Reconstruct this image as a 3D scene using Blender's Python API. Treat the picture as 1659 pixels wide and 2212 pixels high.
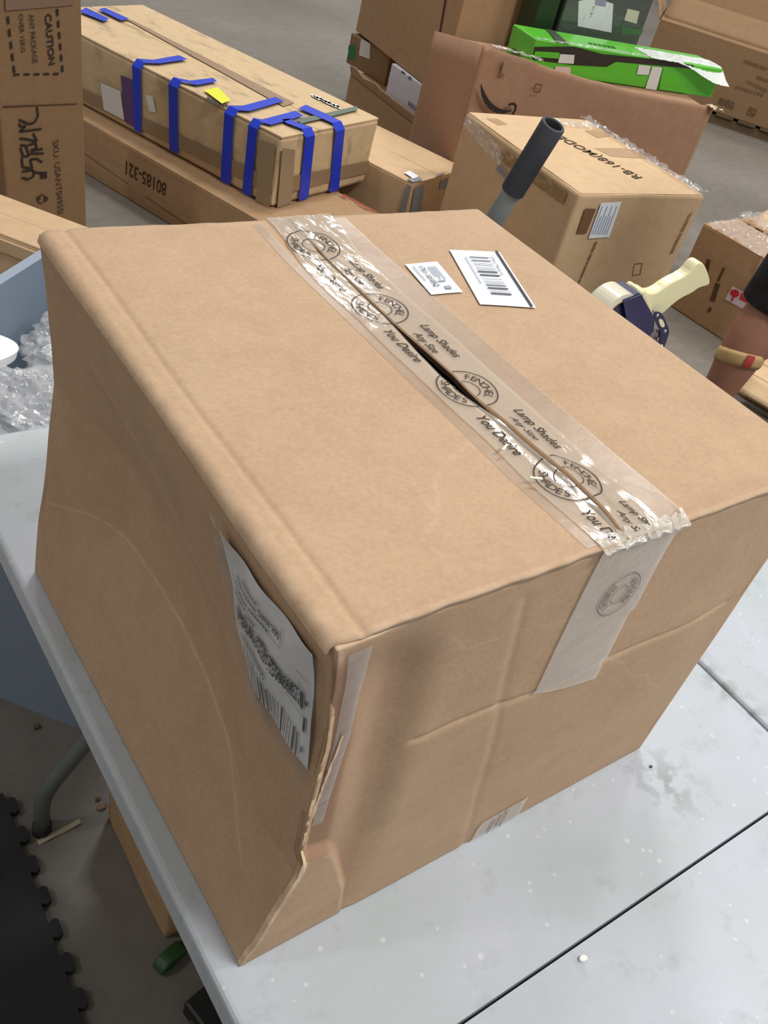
import bpy, bmesh, math, random
import numpy as np
from mathutils import Vector, Matrix, noise

for o in list(bpy.data.objects):
    bpy.data.objects.remove(o, do_unlink=True)
SC = bpy.context.scene
COL = SC.collection
random.seed(7)

# ------------------------------------------------------------------ camera
IW, IH = 1659, 2212
FPX = 1994.94
CAM = Vector((-0.25323, -0.26476, 1.56231))
RT = Vector((0.80675546, -0.54683767, 0.223862))
DN = Vector((-0.21795443, -0.62754034, -0.74745501))
FW = Vector((0.54921899, 0.5542217, -0.62545729))
cd = bpy.data.cameras.new('camera')
cam = bpy.data.objects.new('camera', cd)
COL.objects.link(cam)
cd.sensor_fit = 'VERTICAL'
cd.sensor_height = 24.0
cd.lens = FPX / IH * 24.0
cd.clip_start = 0.02
m = Matrix.Identity(4)
for i in range(3):
    m[i][0] = RT[i]; m[i][1] = -DN[i]; m[i][2] = -FW[i]; m[i][3] = CAM[i]
cam.matrix_world = m
SC.camera = cam

# ------------------------------------------------------------------ light
SC.view_settings.view_transform = 'Standard'
SC.view_settings.look = 'None'
SC.view_settings.gamma = 1.0
SC.view_settings.use_curve_mapping = False
SC.view_settings.exposure = 0.0
wd = bpy.data.worlds.new('warehouse_air')
SC.world = wd
wd.use_nodes = True
wd.node_tree.nodes['Background'].inputs[0].default_value = (1.0, 0.965, 0.90, 1)
wd.node_tree.nodes['Background'].inputs[1].default_value = 0.34


def lamp(x, y, z, sx, sy, power, col=(1, 0.98, 0.95)):
    l = bpy.data.lights.new('high_bay_and_fill_lamp', 'AREA')
    l.shape = 'RECTANGLE'; l.size = sx; l.size_y = sy; l.energy = power; l.color = col
    o = bpy.data.objects.new('high_bay_and_fill_lamp', l)
    o.location = (x, y, z)
    COL.objects.link(o)


for lx, ly, sx, sy, pw in ((2.0, -2.2, 1.6, 1.0, 262), (5.0, -2.2, 1.6, 1.0, 180), (3.0, 3.6, 1.2, 0.5, 150), (6.4, 3.6, 1.2, 0.5, 130), (2.6, 8.5, 1.2, 0.5, 110), (6.5, 8.5, 1.2, 0.5, 110), (-5.0, 2.0, 1.2, 0.5, 90)):  # last entry is an added fill lamp, brightening left faces and floor
    lamp(lx, ly, 6.0, sx, sy, pw)

# ------------------------------------------------------------------ photo helpers
def pray(u, v):
    return (RT * ((u - IW / 2) / FPX) + DN * ((v - IH / 2) / FPX) + FW)


def px_plane(u, v, p0, n):
    r = pray(u, v)
    return CAM + r * ((Vector(p0) - CAM).dot(n) / r.dot(n))


def px_z(u, v, z=0.0):
    return px_plane(u, v, (0, 0, z), Vector((0, 0, 1)))


# ------------------------------------------------------------------ materials
MATS = {}


def nmat(name):
    m = bpy.data.materials.new(name)
    m.use_nodes = True
    nt = m.node_tree
    b = nt.nodes['Principled BSDF']
    return m, nt, b


def lin(r, g, b):
    f = lambda c: (c / 255 / 12.92) if c / 255 <= 0.04045 else ((c / 255 + 0.055) / 1.055) ** 2.4
    return (f(r), f(g), f(b), 1)


def plain(name, rgb, rough=0.6, metal=0.0, spec=0.5, coat=0.0, var=0.0, scale=30, bump=0.0, bscale=80):
    if name in MATS: return MATS[name]
    m, nt, b = nmat(name)
    c = lin(*rgb)
    b.inputs['Base Color'].default_value = c
    b.inputs['Roughness'].default_value = rough
    b.inputs['Metallic'].default_value = metal
    b.inputs['Specular IOR Level'].default_value = spec
    b.inputs['Coat Weight'].default_value = coat
    b.inputs['Coat Roughness'].default_value = 0.08
    tc = nt.nodes.new('ShaderNodeTexCoord')
    if var > 0:
        n = nt.nodes.new('ShaderNodeTexNoise'); n.inputs['Scale'].default_value = scale; n.inputs['Detail'].default_value = 5
        nt.links.new(tc.outputs['Object'], n.inputs['Vector'])
        mx = nt.nodes.new('ShaderNodeMix'); mx.data_type = 'RGBA'
        mx.inputs['A'].default_value = tuple(max(0, x * (1 - var)) for x in c[:3]) + (1,)
        mx.inputs['B'].default_value = tuple(min(1, x * (1 + var)) for x in c[:3]) + (1,)
        nt.links.new(n.outputs['Fac'], mx.inputs['Factor'])
        nt.links.new(mx.outputs['Result'], b.inputs['Base Color'])
    if bump > 0:
        n2 = nt.nodes.new('ShaderNodeTexNoise'); n2.inputs['Scale'].default_value = bscale; n2.inputs['Detail'].default_value = 3
        nt.links.new(tc.outputs['Object'], n2.inputs['Vector'])
        bp = nt.nodes.new('ShaderNodeBump'); bp.inputs['Strength'].default_value = bump; bp.inputs['Distance'].default_value = 0.004
        nt.links.new(n2.outputs['Fac'], bp.inputs['Height'])
        nt.links.new(bp.outputs['Normal'], b.inputs['Normal'])
    MATS[name] = m
    return m


def cardboard(name, rgb, pink=0.25, wear=False, seed=0.0, rough=0.72, dirt=0.0):
    if name in MATS: return MATS[name]
    m, nt, b = nmat(name)
    L = nt.links
    N = lambda t: nt.nodes.new('ShaderNode' + t)
    b.inputs['Roughness'].default_value = rough
    b.inputs['Specular IOR Level'].default_value = 0.25
    c = lin(*rgb)
    tc = N('TexCoord')
    mp = N('Mapping'); mp.inputs['Location'].default_value = (seed, seed * 2, seed * 3)
    L.new(tc.outputs['Object'], mp.inputs['Vector'])
    n1 = N('TexNoise'); n1.inputs['Scale'].default_value = 5.0; n1.inputs['Detail'].default_value = 3
    n2 = N('TexNoise'); n2.inputs['Scale'].default_value = 260.0; n2.inputs['Detail'].default_value = 2
    n3 = N('TexNoise'); n3.inputs['Scale'].default_value = 22.0; n3.inputs['Detail'].default_value = 6; n3.inputs['Roughness'].default_value = 0.65
    for n in (n1, n2, n3): L.new(mp.outputs['Vector'], n.inputs['Vector'])
    mx = N('Mix'); mx.data_type = 'RGBA'
    mx.inputs['A'].default_value = c
    mx.inputs['B'].default_value = (c[0] * (1 + 0.04 * pink), c[1] * (1 - 0.20 * pink), c[2] * (1 - 0.12 * pink), 1)
    L.new(n1.outputs['Fac'], mx.inputs['Factor'])
    mx2 = N('Mix'); mx2.data_type = 'RGBA'; mx2.blend_type = 'MULTIPLY'
    cr = N('ValToRGB'); cr.color_ramp.elements[0].position = 0.25; cr.color_ramp.elements[0].color = (0.84, 0.84, 0.84, 1)
    cr.color_ramp.elements[1].position = 0.75; cr.color_ramp.elements[1].color = (1.08, 1.08, 1.08, 1)
    L.new(n2.outputs['Fac'], cr.inputs['Fac'])
    mx2.inputs['Factor'].default_value = 0.6
    L.new(mx.outputs['Result'], mx2.inputs['A']); L.new(cr.outputs['Color'], mx2.inputs['B'])
    mx3 = N('Mix'); mx3.data_type = 'RGBA'; mx3.blend_type = 'MULTIPLY'
    cr3 = N('ValToRGB'); cr3.color_ramp.elements[0].position = 0.3; cr3.color_ramp.elements[0].color = (0.88, 0.86, 0.84, 1)
    cr3.color_ramp.elements[1].position = 0.6; cr3.color_ramp.elements[1].color = (1, 1, 1, 1)
    L.new(n3.outputs['Fac'], cr3.inputs['Fac'])
    mx3.inputs['Factor'].default_value = 0.8
    L.new(mx2.outputs['Result'], mx3.inputs['A']); L.new(cr3.outputs['Color'], mx3.inputs['B'])
    out = mx3
    if dirt:
        n5 = N('TexNoise'); n5.inputs['Scale'].default_value = 9; n5.inputs['Detail'].default_value = 7; n5.inputs['Roughness'].default_value = 0.62
        mp5 = N('Mapping'); mp5.inputs['Scale'].default_value = (0.7, 1.6, 1.0); mp5.inputs['Location'].default_value = (4.2, 1.1, 0)
        L.new(tc.outputs['Object'], mp5.inputs['Vector']); L.new(mp5.outputs['Vector'], n5.inputs['Vector'])
        cr5 = N('ValToRGB'); cr5.color_ramp.elements[0].position = 0.54; cr5.color_ramp.elements[0].color = (0, 0, 0, 1)
        cr5.color_ramp.elements[1].position = 0.68; cr5.color_ramp.elements[1].color = (dirt, dirt, dirt, 1)
        L.new(n5.outputs['Fac'], cr5.inputs['Fac'])
        mxd = N('Mix'); mxd.data_type = 'RGBA'; mxd.inputs['B'].default_value = (c[0] * 0.42, c[1] * 0.44, c[2] * 0.48, 1)
        L.new(cr5.outputs['Color'], mxd.inputs['Factor']); L.new(out.outputs['Result'], mxd.inputs['A'])
        out = mxd
    if wear:
        at = N('Attribute'); at.attribute_name = 'wear'
        ml = N('Math'); ml.operation = 'MULTIPLY'
        L.new(at.outputs['Fac'], ml.inputs[0]); 
        cr4 = N('ValToRGB'); cr4.color_ramp.elements[0].position = 0.35; cr4.color_ramp.elements[0].color = (0.4, 0.4, 0.4, 1); cr4.color_ramp.elements[1].position = 0.6
        n4 = N('TexNoise'); n4.inputs['Scale'].default_value = 60; n4.inputs['Detail'].default_value = 4
        L.new(mp.outputs['Vector'], n4.inputs['Vector']); L.new(n4.outputs['Fac'], cr4.inputs['Fac'])
        L.new(cr4.outputs['Color'], ml.inputs[1])
        mx4 = N('Mix'); mx4.data_type = 'RGBA'
        mx4.inputs['B'].default_value = (min(1, c[0] * 1.6), min(1, c[1] * 1.7), min(1, c[2] * 1.9), 1)
        L.new(ml.outputs[0], mx4.inputs['Factor']); L.new(out.outputs['Result'], mx4.inputs['A'])
        out = mx4
        at2 = N('Attribute'); at2.attribute_name = 'stain_shade'  # darkens the board: stains on top, painted shade on the front wall
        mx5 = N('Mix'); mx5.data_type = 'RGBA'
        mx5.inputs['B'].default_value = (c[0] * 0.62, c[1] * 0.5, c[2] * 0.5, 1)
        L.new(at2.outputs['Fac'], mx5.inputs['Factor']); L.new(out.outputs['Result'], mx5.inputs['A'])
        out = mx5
    L.new(out.outputs['Result'], b.inputs['Base Color'])
    bp = N('Bump'); bp.inputs['Strength'].default_value = 0.25; bp.inputs['Distance'].default_value = 0.002
    L.new(n3.outputs['Fac'], bp.inputs['Height']); L.new(bp.outputs['Normal'], b.inputs['Normal'])
    MATS[name] = m
    return m


def film(name, tint=(0.9, 0.88, 0.82), haze=0.25, rough=0.08, bump=0.5, bscale=60, stretch=(1, 1, 1)):
    """clear plastic film: see-through with a hazy body and a glossy skin"""
    if name in MATS: return MATS[name]
    m, nt, b = nmat(name)
    L = nt.links
    N = lambda t: nt.nodes.new('ShaderNode' + t)
    out = nt.nodes['Material Output']
    nt.nodes.remove(b)
    tr = N('BsdfTransparent'); tr.inputs['Color'].default_value = (0.97, 0.96, 0.94, 1)
    df = N('BsdfDiffuse'); df.inputs['Color'].default_value = tuple(tint) + (1,)
    gl = N('BsdfGlossy'); gl.inputs['Roughness'].default_value = rough
    m1 = N('MixShader'); m1.inputs['Fac'].default_value = haze
    L.new(tr.outputs[0], m1.inputs[1]); L.new(df.outputs[0], m1.inputs[2])
    fr = N('LayerWeight'); fr.inputs['Blend'].default_value = 0.5
    pw = N('Math'); pw.operation = 'POWER'; pw.inputs[1].default_value = 4.0
    L.new(fr.outputs['Facing'], pw.inputs[0])
    sc = N('Math'); sc.operation = 'MULTIPLY_ADD'; sc.inputs[1].default_value = 0.8; sc.inputs[2].default_value = 0.05
    L.new(pw.outputs[0], sc.inputs[0])
    m2 = N('MixShader')
    L.new(sc.outputs[0], m2.inputs['Fac']); L.new(m1.outputs[0], m2.inputs[1]); L.new(gl.outputs[0], m2.inputs[2])
    L.new(m2.outputs[0], out.inputs['Surface'])
    tc = N('TexCoord'); mp = N('Mapping'); mp.inputs['Scale'].default_value = stretch
    n = N('TexNoise'); n.inputs['Scale'].default_value = bscale; n.inputs['Detail'].default_value = 4
    bp = N('Bump'); bp.inputs['Strength'].default_value = bump; bp.inputs['Distance'].default_value = 0.004
    L.new(tc.outputs['Object'], mp.inputs['Vector']); L.new(mp.outputs['Vector'], n.inputs['Vector'])
    L.new(n.outputs['Fac'], bp.inputs['Height'])
    L.new(bp.outputs['Normal'], gl.inputs['Normal']); L.new(bp.outputs['Normal'], fr.inputs['Normal'])
    MATS[name] = m
    return m


def blotch(name, rgb, scale, lo=0.48, hi=0.62):
    """patchy faded ink that lets the board show through"""
    if name in MATS: return MATS[name]
    m, nt, b = nmat(name)
    L = nt.links; N = lambda t: nt.nodes.new('ShaderNode' + t)
    b.inputs['Base Color'].default_value = lin(*rgb); b.inputs['Roughness'].default_value = 0.8
    tc = N('TexCoord'); n = N('TexNoise'); n.inputs['Scale'].default_value = scale; n.inputs['Detail'].default_value = 6
    L.new(tc.outputs['Object'], n.inputs['Vector'])
    cr = N('ValToRGB'); cr.color_ramp.elements[0].position = lo; cr.color_ramp.elements[1].position = hi
    cr.color_ramp.elements[0].color = (0, 0, 0, 1); cr.color_ramp.elements[1].color = (0.7, 0.7, 0.7, 1)
    L.new(n.outputs['Fac'], cr.inputs['Fac']); L.new(cr.outputs['Color'], b.inputs['Alpha'])
    MATS[name] = m
    return m


KR_MAIN = cardboard('kraft_main', (184, 157, 127), wear=True, seed=1.0)
KR_TAN = cardboard('kraft_tan', (202, 174, 138), seed=2.0, pink=0.1)
KR_SCUF = cardboard('kraft_scuffed', (200, 176, 140), seed=2.5, pink=0.1, dirt=0.75)
KR_MID = cardboard('kraft_mid', (170, 140, 106), seed=3.0)
KR_DARK = cardboard('kraft_dark', (136, 110, 80), seed=4.0)
KR_RED = cardboard('kraft_red', (164, 132, 106), seed=5.0, pink=0.6)
INK = plain('black_ink', (40, 32, 26), 0.7)
INK_BR = plain('brown_ink', (70, 48, 28), 0.8)
INK_FADE = plain('faded_ink', (112, 80, 50), 0.8)
INK_RED = plain('red_ink', (170, 60, 50), 0.8)
PAPER = plain('label_paper', (226, 232, 240), 0.55, var=0.03)
PAPER2 = plain('label_paper_warm', (205, 203, 200), 0.6, var=0.05)
PRINT = plain('print_black', (26, 24, 30), 0.6)
PRINT_G = plain('print_grey', (150, 155, 165), 0.7)
TAPE_CLEAR = film('tape_clear', (0.68, 0.62, 0.53), 0.38, 0.10, 0.35, 45, (1, 0.35, 1))
TAPE_OLD = film('tape_old', (0.30, 0.21, 0.13), 0.22, 0.3, 0.15, 40)
TAPE_BROWN = plain('tape_brown', (150, 125, 98), 0.3, var=0.1, scale=20)
TAPE_GREY = plain('tape_grey', (150, 155, 162), 0.25, metal=0.4, bump=0.6, bscale=70)
FILM = film('plastic_film', (0.85, 0.86, 0.88), 0.18, 0.06, 1.0, 35)
BAG = film('plastic_bag', (0.80, 0.83, 0.88), 0.30, 0.10, 1.0, 40)
BLUE = plain('tape_blue', (20, 52, 190), 0.35, bump=0.15, bscale=60)

# ------------------------------------------------------------------ mesh helpers
def link(name, me, mat, parent=None, smooth=False):
    o = bpy.data.objects.new(name, me)
    COL.objects.link(o)
    if mat is not None and len(me.materials) == 0: me.materials.append(mat)
    if smooth:
        for p in me.polygons: p.use_smooth = True
    if parent is not None: o.parent = parent
    return o


def mesh(name, verts, faces, mat, parent=None, smooth=False):
    me = bpy.data.meshes.new(name)
    me.from_pydata([tuple(v) for v in verts], [], faces)
    me.update()
    return link(name, me, mat, parent, smooth)


def from_bm(name, bm, mat, parent=None, smooth=False):
    me = bpy.data.meshes.new(name)
    bm.normal_update()
    bm.to_mesh(me); bm.free()
    return link(name, me, mat, parent, smooth)


def thing(name, label, cat, loc=(0, 0, 0), rot=(0, 0, 0), group=None):
    o = bpy.data.objects.new(name, None)
    COL.objects.link(o)
    o.empty_display_size = 0.05
    o.location = loc; o.rotation_euler = rot
    o['label'] = label; o['category'] = cat
    if group: o['group'] = group
    return o


def tag(o, label, cat, group=None):
    o['label'] = label; o['category'] = cat
    if group: o['group'] = group
    return o


def struct(o):
    o['kind'] = 'structure'
    return o


def add_box(bm, x0, x1, y0, y1, z0, z1, bev=0.0, seg=2, mtx=None):
    r = bmesh.ops.create_cube(bm, size=1.0)
    vs = r['verts']
    for v in vs:
        v.co = Vector(((x0 + x1) / 2 + v.co.x * (x1 - x0), (y0 + y1) / 2 + v.co.y * (y1 - y0), (z0 + z1) / 2 + v.co.z * (z1 - z0)))
    if bev > 0:
        es = list({e for v in vs for e in v.link_edges})
        r2 = bmesh.ops.bevel(bm, geom=es, offset=bev, segments=seg, affect='EDGES', profile=0.5)
        vs = list({v for f in r2['faces'] for v in f.verts} | {v for v in vs if v.is_valid})
    if mtx is not None:
        for v in vs: v.co = mtx @ v.co
    return vs


def box_obj(name, x0, x1, y0, y1, z0, z1, mat, parent=None, bev=0.0, seg=2):
    bm = bmesh.new()
    add_box(bm, x0, x1, y0, y1, z0, z1, bev, seg)
    return from_bm(name, bm, mat, parent)


def soft_box(name, w, d, h, mat, parent, bulge=0.004, jit=0.003, n=8, bev=0.006, seed=0, z0=0.0, top=True):
    bm = bmesh.new()
    bmesh.ops.create_grid(bm, x_segments=1, y_segments=1, size=0.5)
    bm.clear()
    rng = [i / n for i in range(n + 1)]
    def quad(f):
        g = [[bm.verts.new(f(a, b)) for b in rng] for a in rng]
        for i in range(n):
            for j in range(n):
                bm.faces.new((g[i][j], g[i + 1][j], g[i + 1][j + 1], g[i][j + 1]))
    quad(lambda a, b: (a, 0, b)); quad(lambda a, b: (1 - a, 1, b))
    quad(lambda a, b: (0, 1 - a, b)); quad(lambda a, b: (1, a, b))
    if top: quad(lambda a, b: (a, b, 1))
    quad(lambda a, b: (a, 1 - b, 0))
    bmesh.ops.remove_doubles(bm, verts=bm.verts, dist=1e-5)
    for v in bm.verts:
        a, b, c = [2 * t - 1 for t in v.co]
        p = Vector((v.co.x * w, v.co.y * d, z0 + v.co.z * (h - z0)))
        k = Vector((a * (1 - b * b) * (1 - c * c), b * (1 - a * a) * (1 - c * c), 0 if c < 0 else c * (1 - a * a) * (1 - b * b)))
        p += k * bulge
        q = noise.noise_vector(Vector((v.co.x * 3 + seed * 7.3, v.co.y * 3 + seed, v.co.z * 3 - seed)))
        q.z *= 0.0 if v.co.z < 0.01 else 1.0
        v.co = p + q * jit
    o = from_bm(name, bm, mat, parent)
    md = o.modifiers.new('edge', 'BEVEL'); md.width = bev; md.segments = 2; md.limit_method = 'ANGLE'; md.angle_limit = math.radians(40)
    return o


# text ---------------------------------------------------------------
_TXT = {}


def text2d(s, shear=0.0, bold=0.0):
    """(verts, faces, width, height) of a flat lettering, baseline at 0, cap height about 1"""
    key = (s, shear, bold)
    if key in _TXT: return _TXT[key]
    cu = bpy.data.curves.new('lettering', 'FONT')
    cu.body = s; cu.size = 1.0; cu.shear = shear; cu.offset = bold
    cu.resolution_u = 3
    o = bpy.data.objects.new('lettering', cu)
    me = bpy.data.meshes.new_from_object(o)
    vs = [(v.co.x, v.co.y) for v in me.vertices]
    fs = [tuple(p.vertices) for p in me.polygons]
    bpy.data.objects.remove(o); bpy.data.meshes.remove(me); bpy.data.curves.remove(cu)
    if vs:
        x0 = min(v[0] for v in vs); x1 = max(v[0] for v in vs); y1 = max(v[1] for v in vs)
        vs = [(v[0] - x0, v[1]) for v in vs]
    else: x0 = x1 = y1 = 0
    _TXT[key] = (vs, fs, x1 - x0, y1)
    return _TXT[key]


class Flat:
    """collects flat shapes in a 2-D frame, then maps them on to a surface"""
    def __init__(s): s.v = []; s.f = []
    def add(s, vs, fs):
        b = len(s.v); s.v += list(vs); s.f += [tuple(b + i for i in f) for f in fs]
    def poly(s, pts): s.add(pts, [tuple(range(len(pts)))])
    def rect(s, x0, y0, x1, y1): s.poly([(x0, y0), (x1, y0), (x1, y1), (x0, y1)])
    def line(s, pts, wd):
        for a, b in zip(pts[:-1], pts[1:]):
            dx, dy = b[0] - a[0], b[1] - a[1]; l = math.hypot(dx, dy) or 1e-9
            nx, ny = -dy / l * wd / 2, dx / l * wd / 2
            s.poly([(a[0] - nx, a[1] - ny), (b[0] - nx, b[1] - ny), (b[0] + nx, b[1] + ny), (a[0] + nx, a[1] + ny)])
    def text(s, t, x, y, size=None, width=None, rot=0.0, shear=0.0, bold=0.0, hs=1.0):
        vs, fs, w, h = text2d(t, shear, bold)
        k = size if size else width / max(w, 1e-6)
        kx = width / max(w, 1e-6) if width else k
        ky = (size if size else kx) * hs
        c, sn = math.cos(rot), math.sin(rot)
        s.add([(x + c * a * kx - sn * b * ky, y + sn * a * kx + c * b * ky) for a, b in vs], fs)
    def ring(s, cx, cy, r0, r1, n=40, a0=0, a1=2 * math.pi):
        for i in range(n):
            a = a0 + (a1 - a0) * i / n; b = a0 + (a1 - a0) * (i + 1) / n
            s.poly([(cx + r0 * math.cos(a), cy + r0 * math.sin(a)), (cx + r1 * math.cos(a), cy + r1 * math.sin(a)),
                    (cx + r1 * math.cos(b), cy + r1 * math.sin(b)), (cx + r0 * math.cos(b), cy + r0 * math.sin(b))])
    def arc_text(s, t, cx, cy, r, size, mid, span, inward=False):
        n = len(t)
        for i, ch in enumerate(t):
            k = (i + 0.5) / n - 0.5
            a = mid - k * span if not inward else mid + k * span
            vs, fs, w, h = text2d(ch)
            rot = a - math.pi / 2 if not inward else a + math.pi / 2
            c, sn = math.cos(rot), math.sin(rot)
            px, py = cx + r * math.cos(a), cy + r * math.sin(a)
            s.add([(px + c * (x - w / 2) * size - sn * y * size, py + sn * (x - w / 2) * size + c * y * size) for x, y in vs], fs)
    def bars(s, x0, y0, x1, y1, n, seed=0, duty=0.5, along='x'):
        r = random.Random(seed); x = 0.0; seg = []
        while x < 1:
            a = r.choice((1, 1, 2, 3)) / n; seg.append((x, min(1, x + a * duty * 2 * 0.5))); x += a + r.choice((1, 1, 2)) / n
        for a, b in seg:
            if along == 'x': s.rect(x0 + (x1 - x0) * a, y0, x0 + (x1 - x0) * b, y1)
            else: s.rect(x0, y0 + (y1 - y0) * a, x1, y0 + (y1 - y0) * b)
    def build(s, name, fn, mat, parent, keep=None):
        if not s.v: return None
        if keep:
            s.f = [f for f in s.f if keep(sum(s.v[i][0] for i in f) / len(f), sum(s.v[i][1] for i in f) / len(f))]
            used = sorted({i for f in s.f for i in f}); ix = {i: k for k, i in enumerate(used)}
            s.v = [s.v[i] for i in used]; s.f = [tuple(ix[i] for i in f) for f in s.f]
        return mesh(name, [fn(*v) for v in s.v], s.f, mat, parent)


# ------------------------------------------------------------------ cartons
class Carton:
    """a taped shipping carton; local origin at one bottom corner, w along x, d along y, h up"""
    def __init__(s, label, x, y, z, yaw, w, d, h, mat, seam='x', name='cardboard_box', cat='box', flaps=True, tape=None,
                 bulge=0.003, jit=0.003, seed=0, tilt=(0, 0), gap=0.003, bev=0.006, group=None):
        s.w, s.d, s.h = w, d, h
        s.root = thing(name, label, cat, (x, y, z), (tilt[0], tilt[1], yaw), group)
        s.M = Matrix.Translation((x, y, z)) @ Matrix.Rotation(yaw, 4, 'Z') @ Matrix.Rotation(tilt[1], 4, 'Y') @ Matrix.Rotation(tilt[0], 4, 'X')
        s.Mi = s.M.inverted()
        ft = 0.004 if flaps else 0.0
        soft_box('body', w, d, h - ft, mat, s.root, bulge, jit, 8, bev, seed)
        if flaps:
            c = d / 2 if seam == 'x' else w / 2
            for k in (0, 1):
                bm = bmesh.new()
                if seam == 'x':
                    a, b = (0, c - gap / 2) if k == 0 else (c + gap / 2, d)
                    add_box(bm, 0.001, w - 0.001, a + 0.001, b - 0.001, h - ft - 0.004, h, 0.002, 1)
                else:
                    a, b = (0, c - gap / 2) if k == 0 else (c + gap / 2, w)
                    add_box(bm, a + 0.001, b - 0.001, 0.001, d - 0.001, h - ft - 0.004, h, 0.002, 1)
                from_bm('flap', bm, mat, s.root)
            if tape:
                tw = 0.03
                bm = bmesh.new()
                e = 0.0012
                if seam == 'x':
                    add_box(bm, -e, w + e, c - tw, c + tw, h - 0.0005, h + e)
                    add_box(bm, -e - 0.004, 0.001, c - tw, c + tw, h - 0.08, h + e); add_box(bm, w - 0.001, w + e + 0.004, c - tw, c + tw, h - 0.08, h + e)
                else:
                    add_box(bm, c - tw, c + tw, -e, d + e, h - 0.0005, h + e)
                    add_box(bm, c - tw, c + tw, -e - 0.004, 0.001, h - 0.08, h + e); add_box(bm, c - tw, c + tw, d - 0.001, d + e + 0.004, h - 0.08, h + e)
                from_bm('tape_strip', bm, tape, s.root)

    def frame(s, face):
        w, d, h = s.w, s.d, s.h
        return {'front': (Vector((0, 0, 0)), Vector((1, 0, 0)), Vector((0, 0, 1)), Vector((0, -1, 0))),
                'left': (Vector((0, d, 0)), Vector((0, -1, 0)), Vector((0, 0, 1)), Vector((-1, 0, 0))),
                'right': (Vector((w, 0, 0)), Vector((0, 1, 0)), Vector((0, 0, 1)), Vector((1, 0, 0))),
                'top': (Vector((0, 0, h)), Vector((1, 0, 0)), Vector((0, 1, 0)), Vector((0, 0, 1)))}[face]

    def uv(s, face, px, py):
        o, u, v, n = s.frame(face)
        R3 = s.M.to_3x3()
        P = s.Mi @ px_plane(px, py, s.M @ o, R3 @ n)
        return ((P - o).dot(u), (P - o).dot(v))

    def fn(s, face, off):
        o, u, v, n = s.frame(face)
        return lambda a, b: o + u * a + v * b + n * off

    def decal(s, name, shapes, mat, off=0.004):
        """shapes: list of (face, [photo pixels]) -> one thin part lying on those faces"""
        V = []; F = []
        for face, pts in shapes:
            f = s.fn(face, off); b = len(V)
            mw = s.d if face in ('left', 'right') else s.w; mh = s.d if face == 'top' else s.h
            V += [f(min(mw, max(0.0, a_)), min(mh, max(0.0, b_))) for a_, b_ in (s.uv(face, *p) for p in pts)]
            F.append(tuple(range(b, b + len(pts))))
        return mesh(name, V, F, mat, s.root)

    def text(s, face, t, p0, p1, mat, size=None, off=0.0045, shear=0, bold=0, hs=1.0, name='printed_text', flip=False):
        a = s.uv(face, *p0); b = s.uv(face, *p1)
        L = math.hypot(b[0] - a[0], b[1] - a[1]); rot = math.atan2(b[1] - a[1], b[0] - a[0])
        fl = Flat(); fl.text(t, a[0], a[1], size=size, width=L, rot=rot, shear=shear, bold=bold, hs=hs)
        return fl.build(name, s.fn(face, off), mat, s.root)


def greek(box, face, p0, p1, size, mat, n=14, off=0.005, seed=0):
    """a line of stamped lettering too worn to read, as one row of short marks"""
    a = box.uv(face, *p0); b = box.uv(face, *p1); r = random.Random(seed); fl = Flat()
    V = []
    t = 0.0
    L = math.hypot(b[0] - a[0], b[1] - a[1]); nx, ny = -(b[1] - a[1]) / L, (b[0] - a[0]) / L
    pts = []
    for k in range(n):
        t0 = k / n; t1 = t0 + (0.6 if r.random() < 0.8 else 0.3) / n
        h = size * (0.75 + 0.25 * r.random())
        P = lambda t, s_: (a[0] + (b[0] - a[0]) * t + nx * s_, a[1] + (b[1] - a[1]) * t + ny * s_)
        fl.poly([P(t0, -h / 2), P(t1, -h / 2), P(t1, h / 2), P(t0, h / 2)])
        fl.poly([P(t1, -h * 0.06), P(t0 + 1 / n, -h * 0.06), P(t0 + 1 / n, h * 0.06), P(t1, h * 0.06)])
    return fl.build('stamped_text', box.fn(face, off), mat, box.root)


def grid(name, fn, nu, nv, mat, parent, wear=None, stain_shade=None, smooth=True, thick=0.0, flip=False):
    V = []; wr = []; st = []
    for i in range(nu + 1):
        for j in range(nv + 1):
            V.append(tuple(fn(i / nu, j / nv)))
            wr.append(wear(i / nu, j / nv) if wear else 0.0)
            st.append(stain_shade(i / nu, j / nv) if stain_shade else 0.0)
    F = []
    for i in range(nu):
        for j in range(nv):
            q = (i * (nv + 1) + j, (i + 1) * (nv + 1) + j, (i + 1) * (nv + 1) + j + 1, i * (nv + 1) + j + 1)
            F.append(q[::-1] if flip else q)
    o = mesh(name, V, F, mat, parent, smooth)
    if wear or stain_shade:
        a = o.data.attributes.new('wear', 'FLOAT', 'POINT'); a.data.foreach_set('value', wr)
        a = o.data.attributes.new('stain_shade', 'FLOAT', 'POINT'); a.data.foreach_set('value', st)
    if thick:
        md = o.modifiers.new('board', 'SOLIDIFY'); md.thickness = thick; md.offset = -1
    return o


def interp(x, pts):
    if x <= pts[0][0]: return pts[0][1]
    for (a, p), (b, q) in zip(pts[:-1], pts[1:]):
        if x <= b:
            t = (x - a) / (b - a)
            return p + (q - p) * t
    return pts[-1][1]


def sstep(a, b, x):
    t = max(0.0, min(1.0, (x - a) / (b - a)))
    return t * t * (3 - 2 * t)


def pdist(x, y, pts):
    best = 9
    for (a, b), (c, d) in zip(pts[:-1], pts[1:]):
        dx, dy = c - a, d - b
        t = max(0, min(1, ((x - a) * dx + (y - b) * dy) / (dx * dx + dy * dy + 1e-12)))
        best = min(best, math.hypot(x - a - t * dx, y - b - t * dy))
    return best


def nz(x, y, z=0.0): return noise.noise(Vector((x, y, z)))


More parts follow.
